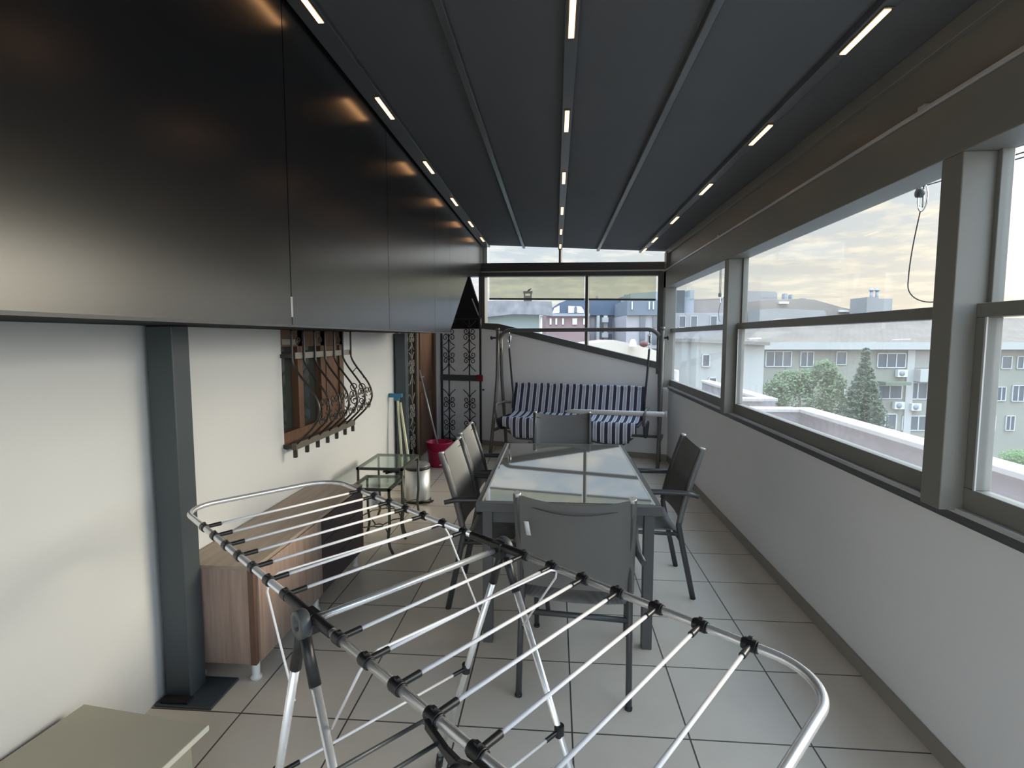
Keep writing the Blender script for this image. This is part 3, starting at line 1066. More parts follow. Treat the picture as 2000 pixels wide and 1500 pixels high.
# ------------------------------------------------------------------ dining table
tb = thing('dining_table', 'long grey patio table with reflective glass top', 'table', (0.065, 3.36, 0))
TW, TL, TZ = 0.455, 0.775, 0.74
f = MB()
f.box(-TW, TW, -TL, -TL + 0.04, TZ - 0.045, TZ)
f.box(-TW, TW, TL - 0.04, TL, TZ - 0.045, TZ)
f.box(-TW, -TW + 0.035, -TL + 0.04, TL - 0.04, TZ - 0.045, TZ)
f.box(TW - 0.035, TW, -TL + 0.04, TL - 0.04, TZ - 0.045, TZ)
f.build('frame', M['table_frame'], tb, bevel=0.003)
MB().box(-TW + 0.036, TW - 0.036, -TL + 0.041, TL - 0.041, TZ - 0.008, TZ + 0.002).build('glass_top', M['tabletop'], tb)
for xt in (-TW + 0.026, TW - 0.036):
    MB().box(xt, xt + 0.010, -TL + 0.04, TL - 0.04, TZ - 0.002, TZ + 0.003).build('bright_edge_trim', M['alu_trim'], tb)
for sx in (-1, 1):
    for sy in (-1, 1):
        cx_, cy_ = sx * (TW - 0.055), sy * (TL - 0.055)
        MB().box(cx_ - 0.025, cx_ + 0.025, cy_ - 0.025, cy_ + 0.025, 0, TZ - 0.045).build('leg', M['table_frame'], tb, bevel=0.003)
MB().box(-TW + 0.08, TW - 0.08, -TL + 0.045, -TL + 0.06, TZ - 0.11, TZ - 0.045).build('apron', M['table_frame'], tb)


# ------------------------------------------------------------------ sling chairs
def make_chair(label, group):
    """local: chair faces +Y, origin on the floor under the seat centre"""
    t = thing('patio_chair', label, 'chair', (0, 0, 0), 0, group)
    W2 = 0.235
    SZ = 0.43
    sr = 0.012
    def side(s):
        x = s * W2
        bk_ = [(x, -0.31, 0.0), (x, -0.245, 0.30), (x, -0.215, 0.45), (x, -0.245, 0.62), (x, -0.302, 0.80), (x, -0.337, 0.905)]
        return bk_
    for s in (-1, 1):
        MB().tube(side(s), 0.0135, 10, flat=1.25).build('rear_leg_and_back_post', M['chair_frame'], t)
        x = s * W2
        MB().tube([(x, 0.27, 0.0), (x, 0.235, 0.30), (x, 0.22, SZ), (x, 0.205, 0.60), (x, 0.19, 0.635)], 0.013, 10).build('front_leg', M['chair_frame'], t)
        MB().tube([(x, 0.22, SZ - 0.02), (x, -0.225, SZ - 0.035)], 0.012, 8).build('seat_rail', M['chair_frame'], t)
        a = [(s * (W2 + 0.050), -0.315, 0.640), (s * (W2 + 0.030), -0.25, 0.652), (s * (W2 + 0.022), -0.10, 0.655), (s * (W2 + 0.028), 0.10, 0.655), (s * (W2 + 0.020), 0.24, 0.645), (s * (W2 + 0.014), 0.275, 0.625)]
        MB().tube(a, [0.013, 0.015, 0.017, 0.018, 0.018, 0.011], 10, flat=1.0).build('armrest', M['chair_frame'], t)
        MB().tube([(x, 0.27, 0.0), (x, 0.269, 0.012)], 0.016, 10).build('foot_cap', M['black_plastic'], t)
        MB().tube([(x, -0.31, 0.0), (x, -0.3085, 0.012)], 0.016, 10).build('foot_cap', M['black_plastic'], t)
    MB().tube([(-W2, 0.225, SZ - 0.03), (W2, 0.225, SZ - 0.03)], 0.011, 8).build('front_stretcher', M['chair_frame'], t)
    MB().tube([(-W2, -0.235, 0.35), (W2, -0.235, 0.35)], 0.013, 8).build('rear_stretcher', M['chair_frame'], t)
    # sling back: a sleeve wrapped round the posts, its top edge sagging between their tips
    m = MB()
    NJ, NI = 16, 14
    for i in range(NI + 1):
        v = i / NI
        loop = []
        for side_ in (1, -1):
            for j in range(NJ + 1):
                u = (-1 + 2 * j / NJ) * side_
                e = min(1, abs(u)) ** 2
                th = 0.0025 + 0.0150 * abs(u) ** 14
                z = 0.47 + (0.912 - 0.47) * v - 0.030 * (1 - e) * v
                y = -0.216 - 0.124 * v ** 1.2 - 0.024 * (1 - e)
                loop.append((u * (W2 + 0.016), y + side_ * th, z))
        m.v += loop
    L_ = 2 * (NJ + 1)
    for i in range(NI):
        for k in range(L_):
            k2 = (k + 1) % L_
            m.f.append((i * L_ + k, i * L_ + k2, (i + 1) * L_ + k2, (i + 1) * L_ + k))
            m.sm.append(True)
    bs = m.build('back_sling', M['sling'], t)
    hem = []
    for i in range(13):
        u = -0.93 + 1.86 * i / 12
        hem.append((u * W2, -0.212 - 0.128 * 0.82 - 0.040 * (1 - u * u) - 0.004, 0.872 - 0.035 * (1 - u * u)))
    MB().tube(hem, 0.0028, 6).build('hem', M['chair_frame'], bs)
    for s in (-1, 1):
        MB().tube([(s * W2, -0.338, 0.900), (s * W2, -0.342, 0.917)], 0.0155, 10).build('post_tip', M['alu_trim'], t)
    rows = []
    for i in range(13):
        v = i / 12
        y = 0.235 - 0.455 * v
        rows.append([(u * (W2 - 0.004), y, SZ - 0.012 * v - 0.018 * (1 - u * u) - (0.012 if i == 0 else 0)) for u in [-1 + 2 * j / 10 for j in range(11)]])
    MB().sheet(rows, 0.003).build('seat_sling', M['sling'], t)
    return t


GRP = 'patio chairs around the dining table'
chair0 = make_chair('grey mesh patio chair at the near end of the table, back to the viewer', GRP)
chair0.location = (0.115, 2.50, 0)
chair0.rotation_euler = (0, 0, math.radians(-6))
tagm = MB().sheet([[(-0.205, -0.353, 0.80), (-0.185, -0.357, 0.80)], [(-0.197, -0.336, 0.735), (-0.177, -0.340, 0.735)]], 0.002)
tagm.build('white_paper_tag', M['tag'], None)
tg = bpy.data.objects['white_paper_tag']


def chair_at(x, y, deg, label):
    c = copy_tree(chair0)
    c.location = (x, y, 0)
    c.rotation_euler = (0, 0, math.radians(deg))
    c['label'] = label
    return c


chair_at(0.52, 3.41, 90, 'grey mesh patio chair pushed in at the right side of the table by the parapet')
chair_at(-0.29, 3.17, -92, 'grey mesh patio chair on the left side of the table, the nearer of two')
chair_at(-0.30, 3.80, -90, 'grey mesh patio chair left of the table, the one nearer the pink bucket')
chair_at(0.06, 4.33, 180, 'grey mesh patio chair at the far end of the table before the swing')
tg.parent = chair0

# ------------------------------------------------------------------ swing seat
SW = thing('garden_swing', 'grey garden swing with blue and white striped seat and backrest', 'garden swing', (0.26, 6.88, 0), math.atan(-0.28))
HW = 1.06
for s in (-1, 1):
    x = s * HW
    # front and rear tubes of the A frame, meeting high up then splaying
    MB().tube([(x, -0.02, 1.66), (x, -0.03, 1.30), (x, -0.045, 1.05), (x + s * 0.0, -0.11, 0.72), (x, -0.24, 0.25), (x, -0.30, 0.0)], 0.022, 12).build('front_leg', M['swing_tube'], SW)
    MB().tube([(x - s * 0.03, 0.02, 1.62), (x - s * 0.03, 0.03, 1.30), (x - s * 0.03, 0.045, 1.05), (x - s * 0.03, 0.10, 0.72), (x - s * 0.03, 0.18, 0.25), (x - s * 0.03, 0.215, 0.0)], 0.022, 12).build('rear_leg', M['swing_tube'], SW)
    MB().tube([(x, -0.02, 1.655), (x, -0.02, 1.69)], 0.026, 12).build('post_cap', M['swing_tube'], SW)
    MB().tube([(x + s * 0.01, -0.02, 1.56), (x + s * 0.07, -0.03, 1.56)], [0.012, 0.012], 8).lathe([(0.001, -0.02), (0.025, -0.02), (0.025, 0.0), (0.001, 0.0)], (x + s * 0.075, -0.03, 1.56), 10, axis=Matrix.Rotation(PI / 2, 3, 'Y')).build('clamp_knob', M['black_plastic'], SW)
    MB().box(x - 0.02, x + 0.02, -0.20, 0.17, 0.33, 0.36).build('side_brace', M['swing_tube'], SW)
tp = []
for i in range(9):
    a = PI - PI / 2 * i / 8
    tp.append((-HW + 0.18 + 0.16 * math.cos(a), 0.0, 1.50 + 0.16 * math.sin(a)))
tp2 = [(-q[0], q[1], q[2]) for q in reversed(tp)]
MB().tube([(-HW + 0.02, 0, 1.42)] + tp + tp2 + [(HW - 0.02, 0, 1.42)], 0.024, 12).build('top_beam', M['swing_tube'], SW)
for s in (-1, 1):
    x = s * 0.905
    hx = MB()
    hx.tube([(x, -0.0, 1.64), (x, 0.0, 1.60)], 0.006, 8)
    hx.tube([(x - 0.018, 0, 1.59), (x - 0.018, 0, 1.49), (x, 0, 1.475), (x + 0.018, 0, 1.49), (x + 0.018, 0, 1.59), (x, 0, 1.605)], 0.006, 8, closed=True)
    hx.build('hook', M['chrome'], SW)
    hs = MB()
    n = 60
    hs.tube([(x + 0.010 * math.cos(i * 1.1), 0.010 * math.sin(i * 1.1), 1.585 - 0.09 * i / n) for i in range(n)], 0.0025, 5)
    hs.build('spring', M['black_plastic'], SW)
    MB().tube([(x, 0, 1.475), (x, 0, 1.42)], 0.006, 8).build('link', M['chrome'], SW)
    MB().tube([(x, 0, 1.42), (x - s * 0.02, 0.02, 1.10), (x - s * 0.045, 0.03, 0.80), (x - s * 0.045, 0.0, 0.62)], 0.013, 10).build('hanger_arm', M['swing_dark'], SW)
    MB().tube([(x - s * 0.01, 0.02, 0.70), (x + s * 0.02, -0.15, 0.725), (x + s * 0.02, -0.42, 0.72), (x + s * 0.01, -0.47, 0.68), (x, -0.46, 0.55)], 0.016, 10).build('armrest', M['swing_tube'], SW)
    # dark curved side cheek
    pts = []
    for i in range(13):
        a = PI + PI * i / 12
        pts.append(Vector((s * 0.90, -0.20 + 0.24 * math.cos(a), 0.54 + 0.17 * math.sin(a))))
    MB().prism(pts, (s * 0.02, 0, 0)).build('side_cheek', M['swing_dark'], SW)
BW = 0.85
rows = []
for i in range(13):
    v = i / 12
    z = 0.55 + (0.955 - 0.55) * v
    y = -0.02 + 0.14 * v
    rows.append([((u * (BW + 0.02 * (1 - v))), y + 0.03 * (1 - u * u) - (0.02 if i == 12 else 0), z + (0.006 * math.cos(u * 24) if i == 12 else 0)) for u in [-1 + 2 * j / 40 for j in range(41)]])
MB().sheet(rows, 0.03).build('striped_backrest', M['stripe'], SW)
rows = []
for i in range(17):
    v = i / 16
    if v < 0.6:
        q = v / 0.6
        y, z = -0.02 - 0.44 * q, 0.585 - 0.035 * math.sin(q * PI) - 0.015 * q
    else:
        q = (v - 0.6) / 0.4
        y, z = -0.465 - 0.01 * math.sin(q * PI), 0.57 - 0.24 * q
    row = []
    for j in range(61):
        u = -1 + 2 * j / 60
        zz = z
        if v > 0.6:
            edge = 0.035 * abs(math.sin((u + 1) * PI * 1.5)) * q
            if u < -0.86 or u > 0.93:
                edge -= 0.10 * q
            zz = z - edge + 0.03 * q
        row.append((u * (BW - 0.02), y, zz))
    rows.append(row)
MB().sheet(rows, 0.02).build('striped_seat_cover', M['stripe'], SW)
MB().box(-BW, BW, -0.45, 0.0, 0.525, 0.545).build('seat_frame', M['swing_tube'], SW)
MB().prism([(-0.78, -0.455, 0.40), (0.80, -0.455, 0.40), (0.66, -0.455, 0.29), (0.2, -0.455, 0.33), (-0.2, -0.455, 0.29), (-0.64, -0.455, 0.30)], (0, 0.01, 0)).build('under_panel', M['grey_plastic'], SW)
MB().box(-HW + 0.02, HW - 0.04, 0.20, 0.235, 0.30, 0.33).build('rear_stretcher', M['swing_tube'], SW)
# cream pole lying across the swing's arms
cp = MB().tube([(0.12, 6.50, 0.672), (0.22, 6.475, 0.676), (1.21, 6.17, 0.768 - 0.075), (1.25, 6.158, 0.768 - 0.075)], [0.010, 0.028, 0.030, 0.030], 14).tube([(1.245, 6.16, 0.693), (1.262, 6.155, 0.693)], 0.038, 14).build('cream_pole', M['cream'])
tag(cp, 'cream rolled pole lying across the swing in front of its backrest', 'pole')

# ------------------------------------------------------------------ low cabinet
cb = thing('low_cabinet', 'long low walnut cabinet against the white house wall behind the post', 'cabinet', (-1.50, 2.86, 0))
CY0, CY1 = -0.665, 0.665
MB().box(-0.175, 0.17, CY0, CY1, 0.095, 0.535).build('body', M['wood_side'], cb, bevel=0.002)
MB().box(-0.178, 0.182, CY0 - 0.008, CY1 + 0.008, 0.535, 0.553).build('top', M['wood_top'], cb, bevel=0.002)
MB().box(0.15, 0.176, CY0 - 0.004, CY0 + 0.02, 0.095, 0.535).build('edge_band', M['wood_edge'], cb)
dz = [(0.10, 0.245), (0.249, 0.39), (0.394, 0.532)]
for a, b in ((CY0 + 0.022, 0.005),):
    MB().box(0.17, 0.186, a, b, 0.10, 0.532).build('door', M['wood_side'], cb, bevel=0.002)
for z0, z1 in dz:
    MB().box(0.17, 0.186, 0.01, CY1 - 0.003, z0, z1).build('drawer', M['plum'], cb, bevel=0.003)
for x in (-0.13, 0.14):
    for y in (CY0 + 0.05, 0.0, CY1 - 0.05):
        MB().lathe([(0.026, 0.0), (0.026, 0.012), (0.017, 0.02), (0.019, 0.095)], (x, y, 0), 14).build('foot', M['white_foot'], cb)

# ------------------------------------------------------------------ nest of two glass side tables
def side_table(label, loc, wx, wy, h):
    t = thing('side_table', label, 'side table', loc, 0, 'nest of glass side tables')
    f = MB()
    b_ = 0.012
    f.box(-wx, wx, -wy, -wy + 0.022, h - 0.02, h).box(-wx, wx, wy - 0.022, wy, h - 0.02, h)
    f.box(-wx, -wx + 0.022, -wy, wy, h - 0.02, h).box(wx - 0.022, wx, -wy, wy, h - 0.02, h)
    f.build('frame', M['iron_green'], t, bevel=0.002)
    MB().box(-wx + 0.015, wx - 0.015, -wy + 0.015, wy - 0.015, h - 0.004, h + 0.003).build('glass_top', M['side_glass'], t)
    for sx in (-1, 1):
        for sy in (-1, 1):
            x, y = sx * (wx - 0.012), sy * (wy - 0.012)
            pts = [(x, y, h - 0.02), (x, y, h * 0.45), (x - sx * 0.012, y, h * 0.25), (x + sx * 0.0, y, h * 0.10), (x + sx * 0.022, y, 0.0)]
            MB().tube(pts, 0.0105, 8).build('leg', M['iron_green'], t)
    m = MB()
    hh = h * 0.30
    for sx in (-1, 1):
        for sy in (-1, 1):
            m.tube([(sx * (wx - 0.02), sy * (wy - 0.012), hh), (sx * wx * 0.55, sy * wy * 0.5, hh + 0.015), (sx * 0.03, sy * 0.02, hh)], 0.005, 6)
    m.tube(arc((0, 0, hh), 0.032, 0, 2 * PI * 15 / 16, 15), 0.005, 6, closed=True)
    m.build('crossed_stretcher', M['iron_green'], t)
    return t


side_table('tall glass-topped iron side table beside the steel pedal bin', (-1.345, 4.225, 0), 0.185, 0.255, 0.56)
side_table('lower glass-topped iron side table nested in front of the taller one', (-1.325, 3.865, 0), 0.155, 0.19, 0.483)
sp_ = MB().box(-0.008, 0.008, -0.02, 0.02, -0.03, 0.0).tube([(0, 0, -0.02), (0.05, 0.0, -0.01), (0.10, 0, -0.015)], 0.012, 10).lathe([(0.001, -0.008), (0.013, -0.006), (0.016, 0.0), (0.013, 0.006), (0.001, 0.008)], (-0.02, 0, -0.015), 12).build('clamp_handle', M['black_plastic'], None)
sp_.location = (-1.30, 4.02, 0.535)
tag(sp_, 'small black clip with shiny tip under the tall side table top', 'clip')

# ------------------------------------------------------------------ pedal bin, bucket, mop, brooms
bn = thing('pedal_bin', 'steel pedal bin with dark grey lid beside the glass side tables', 'bin', (-1.31, 4.97, 0))
MB().lathe([(0.118, 0.02), (0.12, 0.03), (0.12, 0.315)], (0, 0, 0), 36).build('body', M['steel'], bn)
MB().lathe([(0.126, 0.0), (0.126, 0.02), (0.12, 0.022)], (0, 0, 0), 36).lathe([(0.1215, 0.315), (0.1245, 0.318), (0.1245, 0.335), (0.122, 0.337)], (0, 0, 0), 36).build('black_rings', M['black_plastic'], bn)
MB().lathe([(0.1225, 0.337), (0.120, 0.352), (0.10, 0.366), (0.06, 0.374), (0.002, 0.377)], (0, 0, 0), 36).build('lid', M['lid'], bn)
MB().box(0.07, 0.15, -0.13, -0.09, 0.012, 0.03).box(0.11, 0.175, -0.135, -0.075, 0.022, 0.034).build('pedal', M['black_plastic'], bn, bevel=0.006)
MB().box(-0.01, 0.01, 0.115, 0.14, 0.30, 0.36).build('hinge', M['black_plastic'], bn)

bu = thing('bucket', 'raspberry pink plastic bucket on the floor by the brown door', 'bucket', (-1.405, 6.385, 0))
MB().lathe([(0.02, 0.003), (0.122, 0.0), (0.128, 0.01), (0.155, 0.283), (0.162, 0.287), (0.162, 0.30), (0.151, 0.30), (0.124, 0.02), (0.02, 0.012)], (0, 0, 0), 36).build('tub', M['pink'], bu)
MB().tube(arc((0, -0.06, 0.285), 0.165, PI * 1.02, PI * 1.98, 16, 'XZ')[0:0] + [Vector((0.172 * math.cos(a), -0.172 * math.sin(a) * 0.9, 0.29 - 0.10 * math.sin(a))) for a in [PI * i / 18 for i in range(19)]], 0.005, 8).build('handle', M['pink'], bu)

mp_ = thing('mop', 'mop with a slim grey pole standing in the pink bucket', 'mop', (-1.37, 6.33, 0.03))
MB().tube([(0.0, 0, 0.06), (-0.258, 0.0, 1.145)], 0.011, 10).build('pole', M['greyblue_pole'], mp_)
mh = MB()
for i in range(26):
    a = i * 2.4
    mh.tube([(0.0, 0, 0.07), (0.04 * math.cos(a), 0.04 * math.sin(a), 0.05), (0.075 * math.cos(a), 0.075 * math.sin(a), 0.0)], 0.007, 5)
mh.build('mop_head', M['white_foot'], mp_)

def stick(label, base, top, headlen, name='broom'):
    t = thing(name, label, name, base, 0, 'brooms leaning by the post')
    v = Vector(top) - Vector(base)
    MB().tube([(0, 0, 0), tuple(v)], 0.013, 10).build('pole', M['cream_stick'], t)
    return t, v


b1, v1 = stick('pale stick with a blue squeegee head leaning upright against the second post', (-1.535, 5.28, 0), (-1.60, 5.33, 0.965), 0)
MB().box(v1.x - 0.09, v1.x + 0.05, v1.y - 0.02, v1.y + 0.02, v1.z - 0.01, v1.z + 0.03).box(v1.x - 0.035, v1.x + 0.02, v1.y - 0.015, v1.y + 0.015, v1.z - 0.045, v1.z - 0.005).build('squeegee_head', M['blue_head'], b1, bevel=0.004)
b2, v2 = stick('second pale stick slanting away from the post, bare ended', (-1.42, 5.22, 0), (-1.575, 5.34, 0.90), 0)

# beige board-topped box in the near left corner
bx = thing('low_box', 'low beige box with a pale-edged flat top in the near left corner', 'box', (-1.43, 1.32, 0), math.radians(-7))
MB().box(-0.20, 0.22, -0.32, 0.27, 0.0, 0.265).build('body', M['box_top'], bx)
MB().box(-0.235, 0.262, -0.35, 0.298, 0.268, 0.286).build('top_board', M['box_top'], bx, bevel=0.001)
MB().box(0.262, 0.266, -0.35, 0.298, 0.268, 0.286).build('pale_edge', M['box_edge'], bx)

# ------------------------------------------------------------------ outside: terrace ledge and parapets
def ext(u, v, x):
    pass


lg = mat('weathered_parapet', (0.30, 0.255, 0.26), rough=0.9, spec=0.1, var=0.25, vscale=3)
lgt = mat('pale_coping', (0.50, 0.45, 0.43), rough=0.8, spec=0.1, var=0.12, vscale=5)
gravel = mat('roof_ledge', (0.42, 0.41, 0.40), rough=0.9, spec=0.1, var=0.3, vscale=4)
tag(MB().box(XR + 0.21, 2.75, -3, 9.5, -0.3, 0.10).build('outer_ledge', gravel), 'grey ledge floor outside the right-hand windows', 'ledge')
for lab, y0, y1 in (('weathered parapet wall running along outside the right windows', -3.0, 6.02), ('farther parapet wall piece outside, beyond the gap', 6.88, 9.8)):
    p = thing('outer_parapet', lab, 'parapet', (2.67, 0, 0), 0, 'outside parapets')
    yy = y1 if y0 < 0 else y0
    MB().box(-0.06, 0.06, y0, y1, 0.10, 0.77).box(-1.0, -0.06, yy - (0.12 if y0 < 0 else 0), yy + (0 if y0 < 0 else 0.12), 0.10, 0.77).build('wall', lg, p)
    MB().box(-0.09, 0.09, y0, y1, 0.77, 0.81).box(-1.0, -0.09, yy - (0.15 if y0 < 0 else 0.03), yy + (0.03 if y0 < 0 else 0.15), 0.77, 0.81).build('coping', lgt, p, bevel=0.008)

# hoisting cords with pulleys hung outside the windows
def pulley(label, y, zt, zb, loopz, loopy):
    t = thing('cord_pulley', label, 'pulley', (1.50, y, zb), 0, 'clothes line pulleys outside the windows')
    c = MB()
    for dy in (-0.022, 0.0, 0.022):
        c.tube([(0, dy, 0.06), (0, dy * 1.2, zt - zb)], 0.0022, 5)
    c.build('hanging_wires', M['cord'], t)
    MB().lathe([(0.001, -0.012), (0.019, -0.010), (0.019, 0.010), (0.001, 0.012)], (0, 0, 0.05), 16, axis=Matrix.Rotation(PI / 2, 3, 'Y')).build('wheel', M['grey_plastic'], t)
    MB().tube([Vector((0.012, 0.03 * math.cos(a), 0.03 + 0.055 * math.sin(a))) for a in [2 * PI * i / 24 for i in range(24)]], 0.003, 6, closed=True).tube([(0.012, -0.006, 0.05), (0.012, -0.004, -0.01), (0.012, 0.014, 0.0)], 0.004, 6).build('hook', M['chrome'], t)
    pts = []
    for i in range(26):
        s = i / 25
        if s < 0.6:
            q = s / 0.6
            pts.append(Vector((0.01, 0.006 + 0.05 * math.sin(q * PI / 2), -0.025 - (zb - loopz - 0.10) * q)))
        else:
            q = (s - 0.6) / 0.4
            a = PI / 2 * q
            pts.append(Vector((0.01, 0.056 - (loopy) * (1 - math.cos(a)), -0.025 - (zb - loopz - 0.10) - 0.085 * math.sin(a))))
    c2 = MB().tube(pts, 0.0025, 5)
    c2.build('slack_cord', M['cord'], t)


pulley('metal pulley with a long slack cord hanging outside the middle right window', 2.415, 2.25, 2.105, 1.71, 0.17)
pulley('small pulley with short cords hanging outside the farthest right window', 5.12, 2.25, 1.90, 1.72, 0.06)

# overhead power lines
for lab, zc0, dx in (('upper dark power line crossing the sky outside the right windows', 4.175, 0), ('middle dark power line just below the upper one outside', 4.085, 0.02), ('lowest of the three dark power lines crossing the right-hand sky', 4.045, 0.1)):
    pts = []
    for i in range(21):
        y = 20 - 24 * i / 20
        pts.append((6.0 + dx, y, zc0 + 0.085 * (y - 9.3) + 0.0012 * (y - 9.3) ** 2))
    o = MB().tube(pts, 0.010, 6).build('power_line', M['cord'])
    tag(o, lab, 'cable', 'overhead power lines')

# ------------------------------------------------------------------ the town
YAW = math.atan2(0.0802, 0.9931)
def cw(xc, d, z=0.0):
    """a point xc metres right of and d metres along the view heading of the street grid"""
    c, s = math.cos(YAW), math.sin(YAW)
    return (xc * c - d * s, xc * s + d * c, z)


GZ = -11.0
street = mat('asphalt', (0.10, 0.10, 0.10), rough=0.9, spec=0.1, var=0.2, vscale=0.3)
st(MB().box(-160, 260, 9.5, 330, GZ - 0.3, GZ).box(3.2, 260, -120, 9.5, GZ - 0.3, GZ).build('ground', street))
cream_w = mat('cream_render', (0.30, 0.285, 0.24), rough=0.9, spec=0.1, var=0.06, vscale=0.4)
white_w = mat('white_render', (0.46, 0.44, 0.41), rough=0.9, spec=0.1, var=0.06, vscale=0.4)
grey_w = mat('grey_render', (0.30, 0.31, 0.33), rough=0.9, spec=0.1, var=0.08, vscale=0.4)
lilac_w = mat('lilac_render', (0.37, 0.34, 0.34), rough=0.9, spec=0.1, var=0.05, vscale=0.4)
brick_w = mat('brick_render', (0.28, 0.19, 0.185), rough=0.9, spec=0.1, var=0.12, vscale=0.8)
slate = mat('blue_slate', (0.10, 0.12, 0.16), rough=0.7, spec=0.2, var=0.15, vscale=0.8)
darkslate = mat('dark_slate', (0.10, 0.105, 0.115), rough=0.8, spec=0.2, var=0.15, vscale=0.8)
greyroof = mat('weathered_roof', (0.25, 0.235, 0.24), rough=0.9, spec=0.1, var=0.6, vscale=3.5)
brownroof = rooftile_mat('brown_roof_tiles', (0.105, 0.085, 0.07), (0.135, 0.11, 0.09))
wframe = mat('white_window_frame', (0.62, 0.62, 0.60), rough=0.5)
wpane = mat('far_window_glass', (0.10, 0.11, 0.13), rough=0.15, spec=0.7)
sunlit = mat('sunlit_stucco', (0.55, 0.46, 0.38), rough=0.9, spec=0.1, var=0.2, vscale=0.6)  # sunshine on the terrace put into the warm pale colour


def bld(label, xc, d, rz=0.0):
    return thing('building', label, 'building', cw(xc, d, 0), YAW + rz)


def window(b, x, z, w, h, y=0.0, div=2, name='window'):
    """a framed window on the facade plane y, lower left corner x, z"""
    f = MB()
    e = max(0.05, min(w, h) * 0.05)
    f.box(x, x + w, y - 0.12, y - 0.02, z, z + e).box(x, x + w, y - 0.12, y - 0.02, z + h - e, z + h)
    for k in range(div + 1):
        xx = x + (w - e) * k / div
        f.box(xx, xx + e, y - 0.12, y - 0.02, z, z + h)
    wf = f.build(name, wframe, b)
    MB().box(x + e / 2, x + w - e / 2, y - 0.06, y - 0.01, z + e / 2, z + h - e / 2).build('pane', wpane, wf)
    return wf


def wu(u, d):  # pixel column to metres across at distance d
    return (u - 1000) / FPX * d
def zv(v, d):  # pixel row to height at distance d (level sight line at row 660)
    return CAM_H + (660 - v) / FPX * d


# --- long cream apartment block across the street
D = 46.0
b = bld('long cream apartment block with brown tiled roof seen across the street', 0, D)
xa, xb = wu(1455, D), wu(2290, D)
MB().box(xa, xb, 0, 12, GZ, zv(681, D)).build('wall', cream_w, b)
MB().box(xa - 0.6, xb, -0.7, 0.0, zv(682, D), zv(668, D)).box(xa - 0.6, xa, 0, 12, zv(682, D), zv(668, D)).build('eave', white_w, b)
ze = zv(668, D)
rf = MB()
rf._add([(xa - 0.6, -0.7, ze), (xb, -0.7, ze), (xb, 7, ze + 2.3), (xa + 6, 7, ze + 2.3), (xa - 0.6, 13, ze), (xb, 13, ze)], [(0, 1, 2, 3), (3, 2, 5, 4), (0, 3, 4), (1, 5, 2), (0, 4, 5, 1)])
rf.build('roof', brownroof, b)
for u in (1770, 1905):
    MB().box(wu(u, D), wu(u + 14, D), -0.18, 0.0, GZ, zv(683, D)).build('pilaster', white_w, b)
def pw(u0, u1, v0, v1, div):
    window(b, wu(u0, D), zv(v1, D), wu(u1, D) - wu(u0, D), zv(v0, D) - zv(v1, D), 0, div)
for (u0, u1, v0, v1, dv) in ((1494, 1545, 685, 716, 3), (1562, 1588, 686, 716, 2), (1632, 1652, 686, 712, 1), (1712, 1768, 689, 718, 3),
                             (1716, 1764, 752, 779, 2), (1776, 1814, 746, 780, 2), (1712, 1757, 808, 841, 2), (1768, 1816, 812, 842, 3),
                             (1494, 1545, 748, 780, 3), (1562, 1588, 748, 780, 2), (1632, 1652, 748, 776, 1),
                             (1955, 1975, 695, 720, 1), (1985, 2010, 695, 720, 2), (1950, 1968, 755, 783, 2), (1980, 2004, 752, 784, 2), (1972, 1990, 812, 842, 2), (1940, 1952, 812, 842, 1), (2020, 2060, 752, 784, 2), (2020, 2060, 690, 720, 2)):
    pw(u0, u1, v0, v1, dv)
# recessed balcony with parapet
MB().box(wu(1786, D), wu(1826, D), -0.05, 0.0, zv(718, D), zv(686, D)).build('balcony_recess', mat('shaded_recess', (0.30, 0.28, 0.25), rough=0.9), b)
MB().box(wu(1784, D), wu(1905, D), -0.9, 0.0, zv(744, D), zv(720, D)).build('balcony_parapet', white_w, b)
MB().box(wu(1714, D), wu(1763, D), -1.2, 0.0, zv(750, D), zv(744, D)).build('awning', mat('olive_awning', (0.16, 0.18, 0.12), rough=0.9), b)
for u, v in ((1748, 721), (1746, 784), (1779, 787)):
    a = MB().box(wu(u, D), wu(u + 19, D), -0.45, -0.1, zv(v + 14, D), zv(v, D)).build('air_conditioner', wframe, b)
    MB().lathe([(0.001, 0), (0.24, 0), (0.24, 0.02), (0.001, 0.02)], (wu(u + 8, D), -0.46, zv(v + 7, D)), 16, axis=RX90).build('fan_grille', grey_w, a)
for u, v, dx in ((1740, 665, 1.6), (1795, 667, 1.6), (1462, 663, 1.0)):
    MB().bar((wu(u, D), 0.2, zv(v, D) + 0.05), (wu(u, D) + dx, 0.3, zv(v, D) + 0.1), 0.5, 0.12).build('roof_light', wframe, b)

# --- hillside roofs behind it
D = 85.0
b = bld('grey hipped-roof building on the rise behind the cream apartment block', 0, D)
def poly(u_v, depth, name, m, parent, dd=D, y0=0.0):
    MB().prism([Vector((wu(u, dd), y0, zv(v, dd))) for u, v in u_v], (0, depth, 0)).build(name, m, parent)
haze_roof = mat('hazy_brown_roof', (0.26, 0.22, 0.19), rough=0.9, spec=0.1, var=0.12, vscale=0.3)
haze_wall = mat('hazy_wall', (0.31, 0.29, 0.275), rough=0.9, spec=0.1, var=0.1, vscale=0.3)
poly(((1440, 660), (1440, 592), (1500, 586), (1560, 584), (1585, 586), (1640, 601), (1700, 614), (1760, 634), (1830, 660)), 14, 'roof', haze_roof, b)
poly(((1461, 587), (1461, 570), (1472, 565), (1532, 566), (1537, 570), (1537, 588)), 8, 'roof_storey', haze_wall, b, D, 4)
poly(((1452, 660), (1452, 608), (1480, 606), (1570, 610), (1580, 628), (1580, 660)), 4, 'front_wall', haze_wall, b, D, -5)
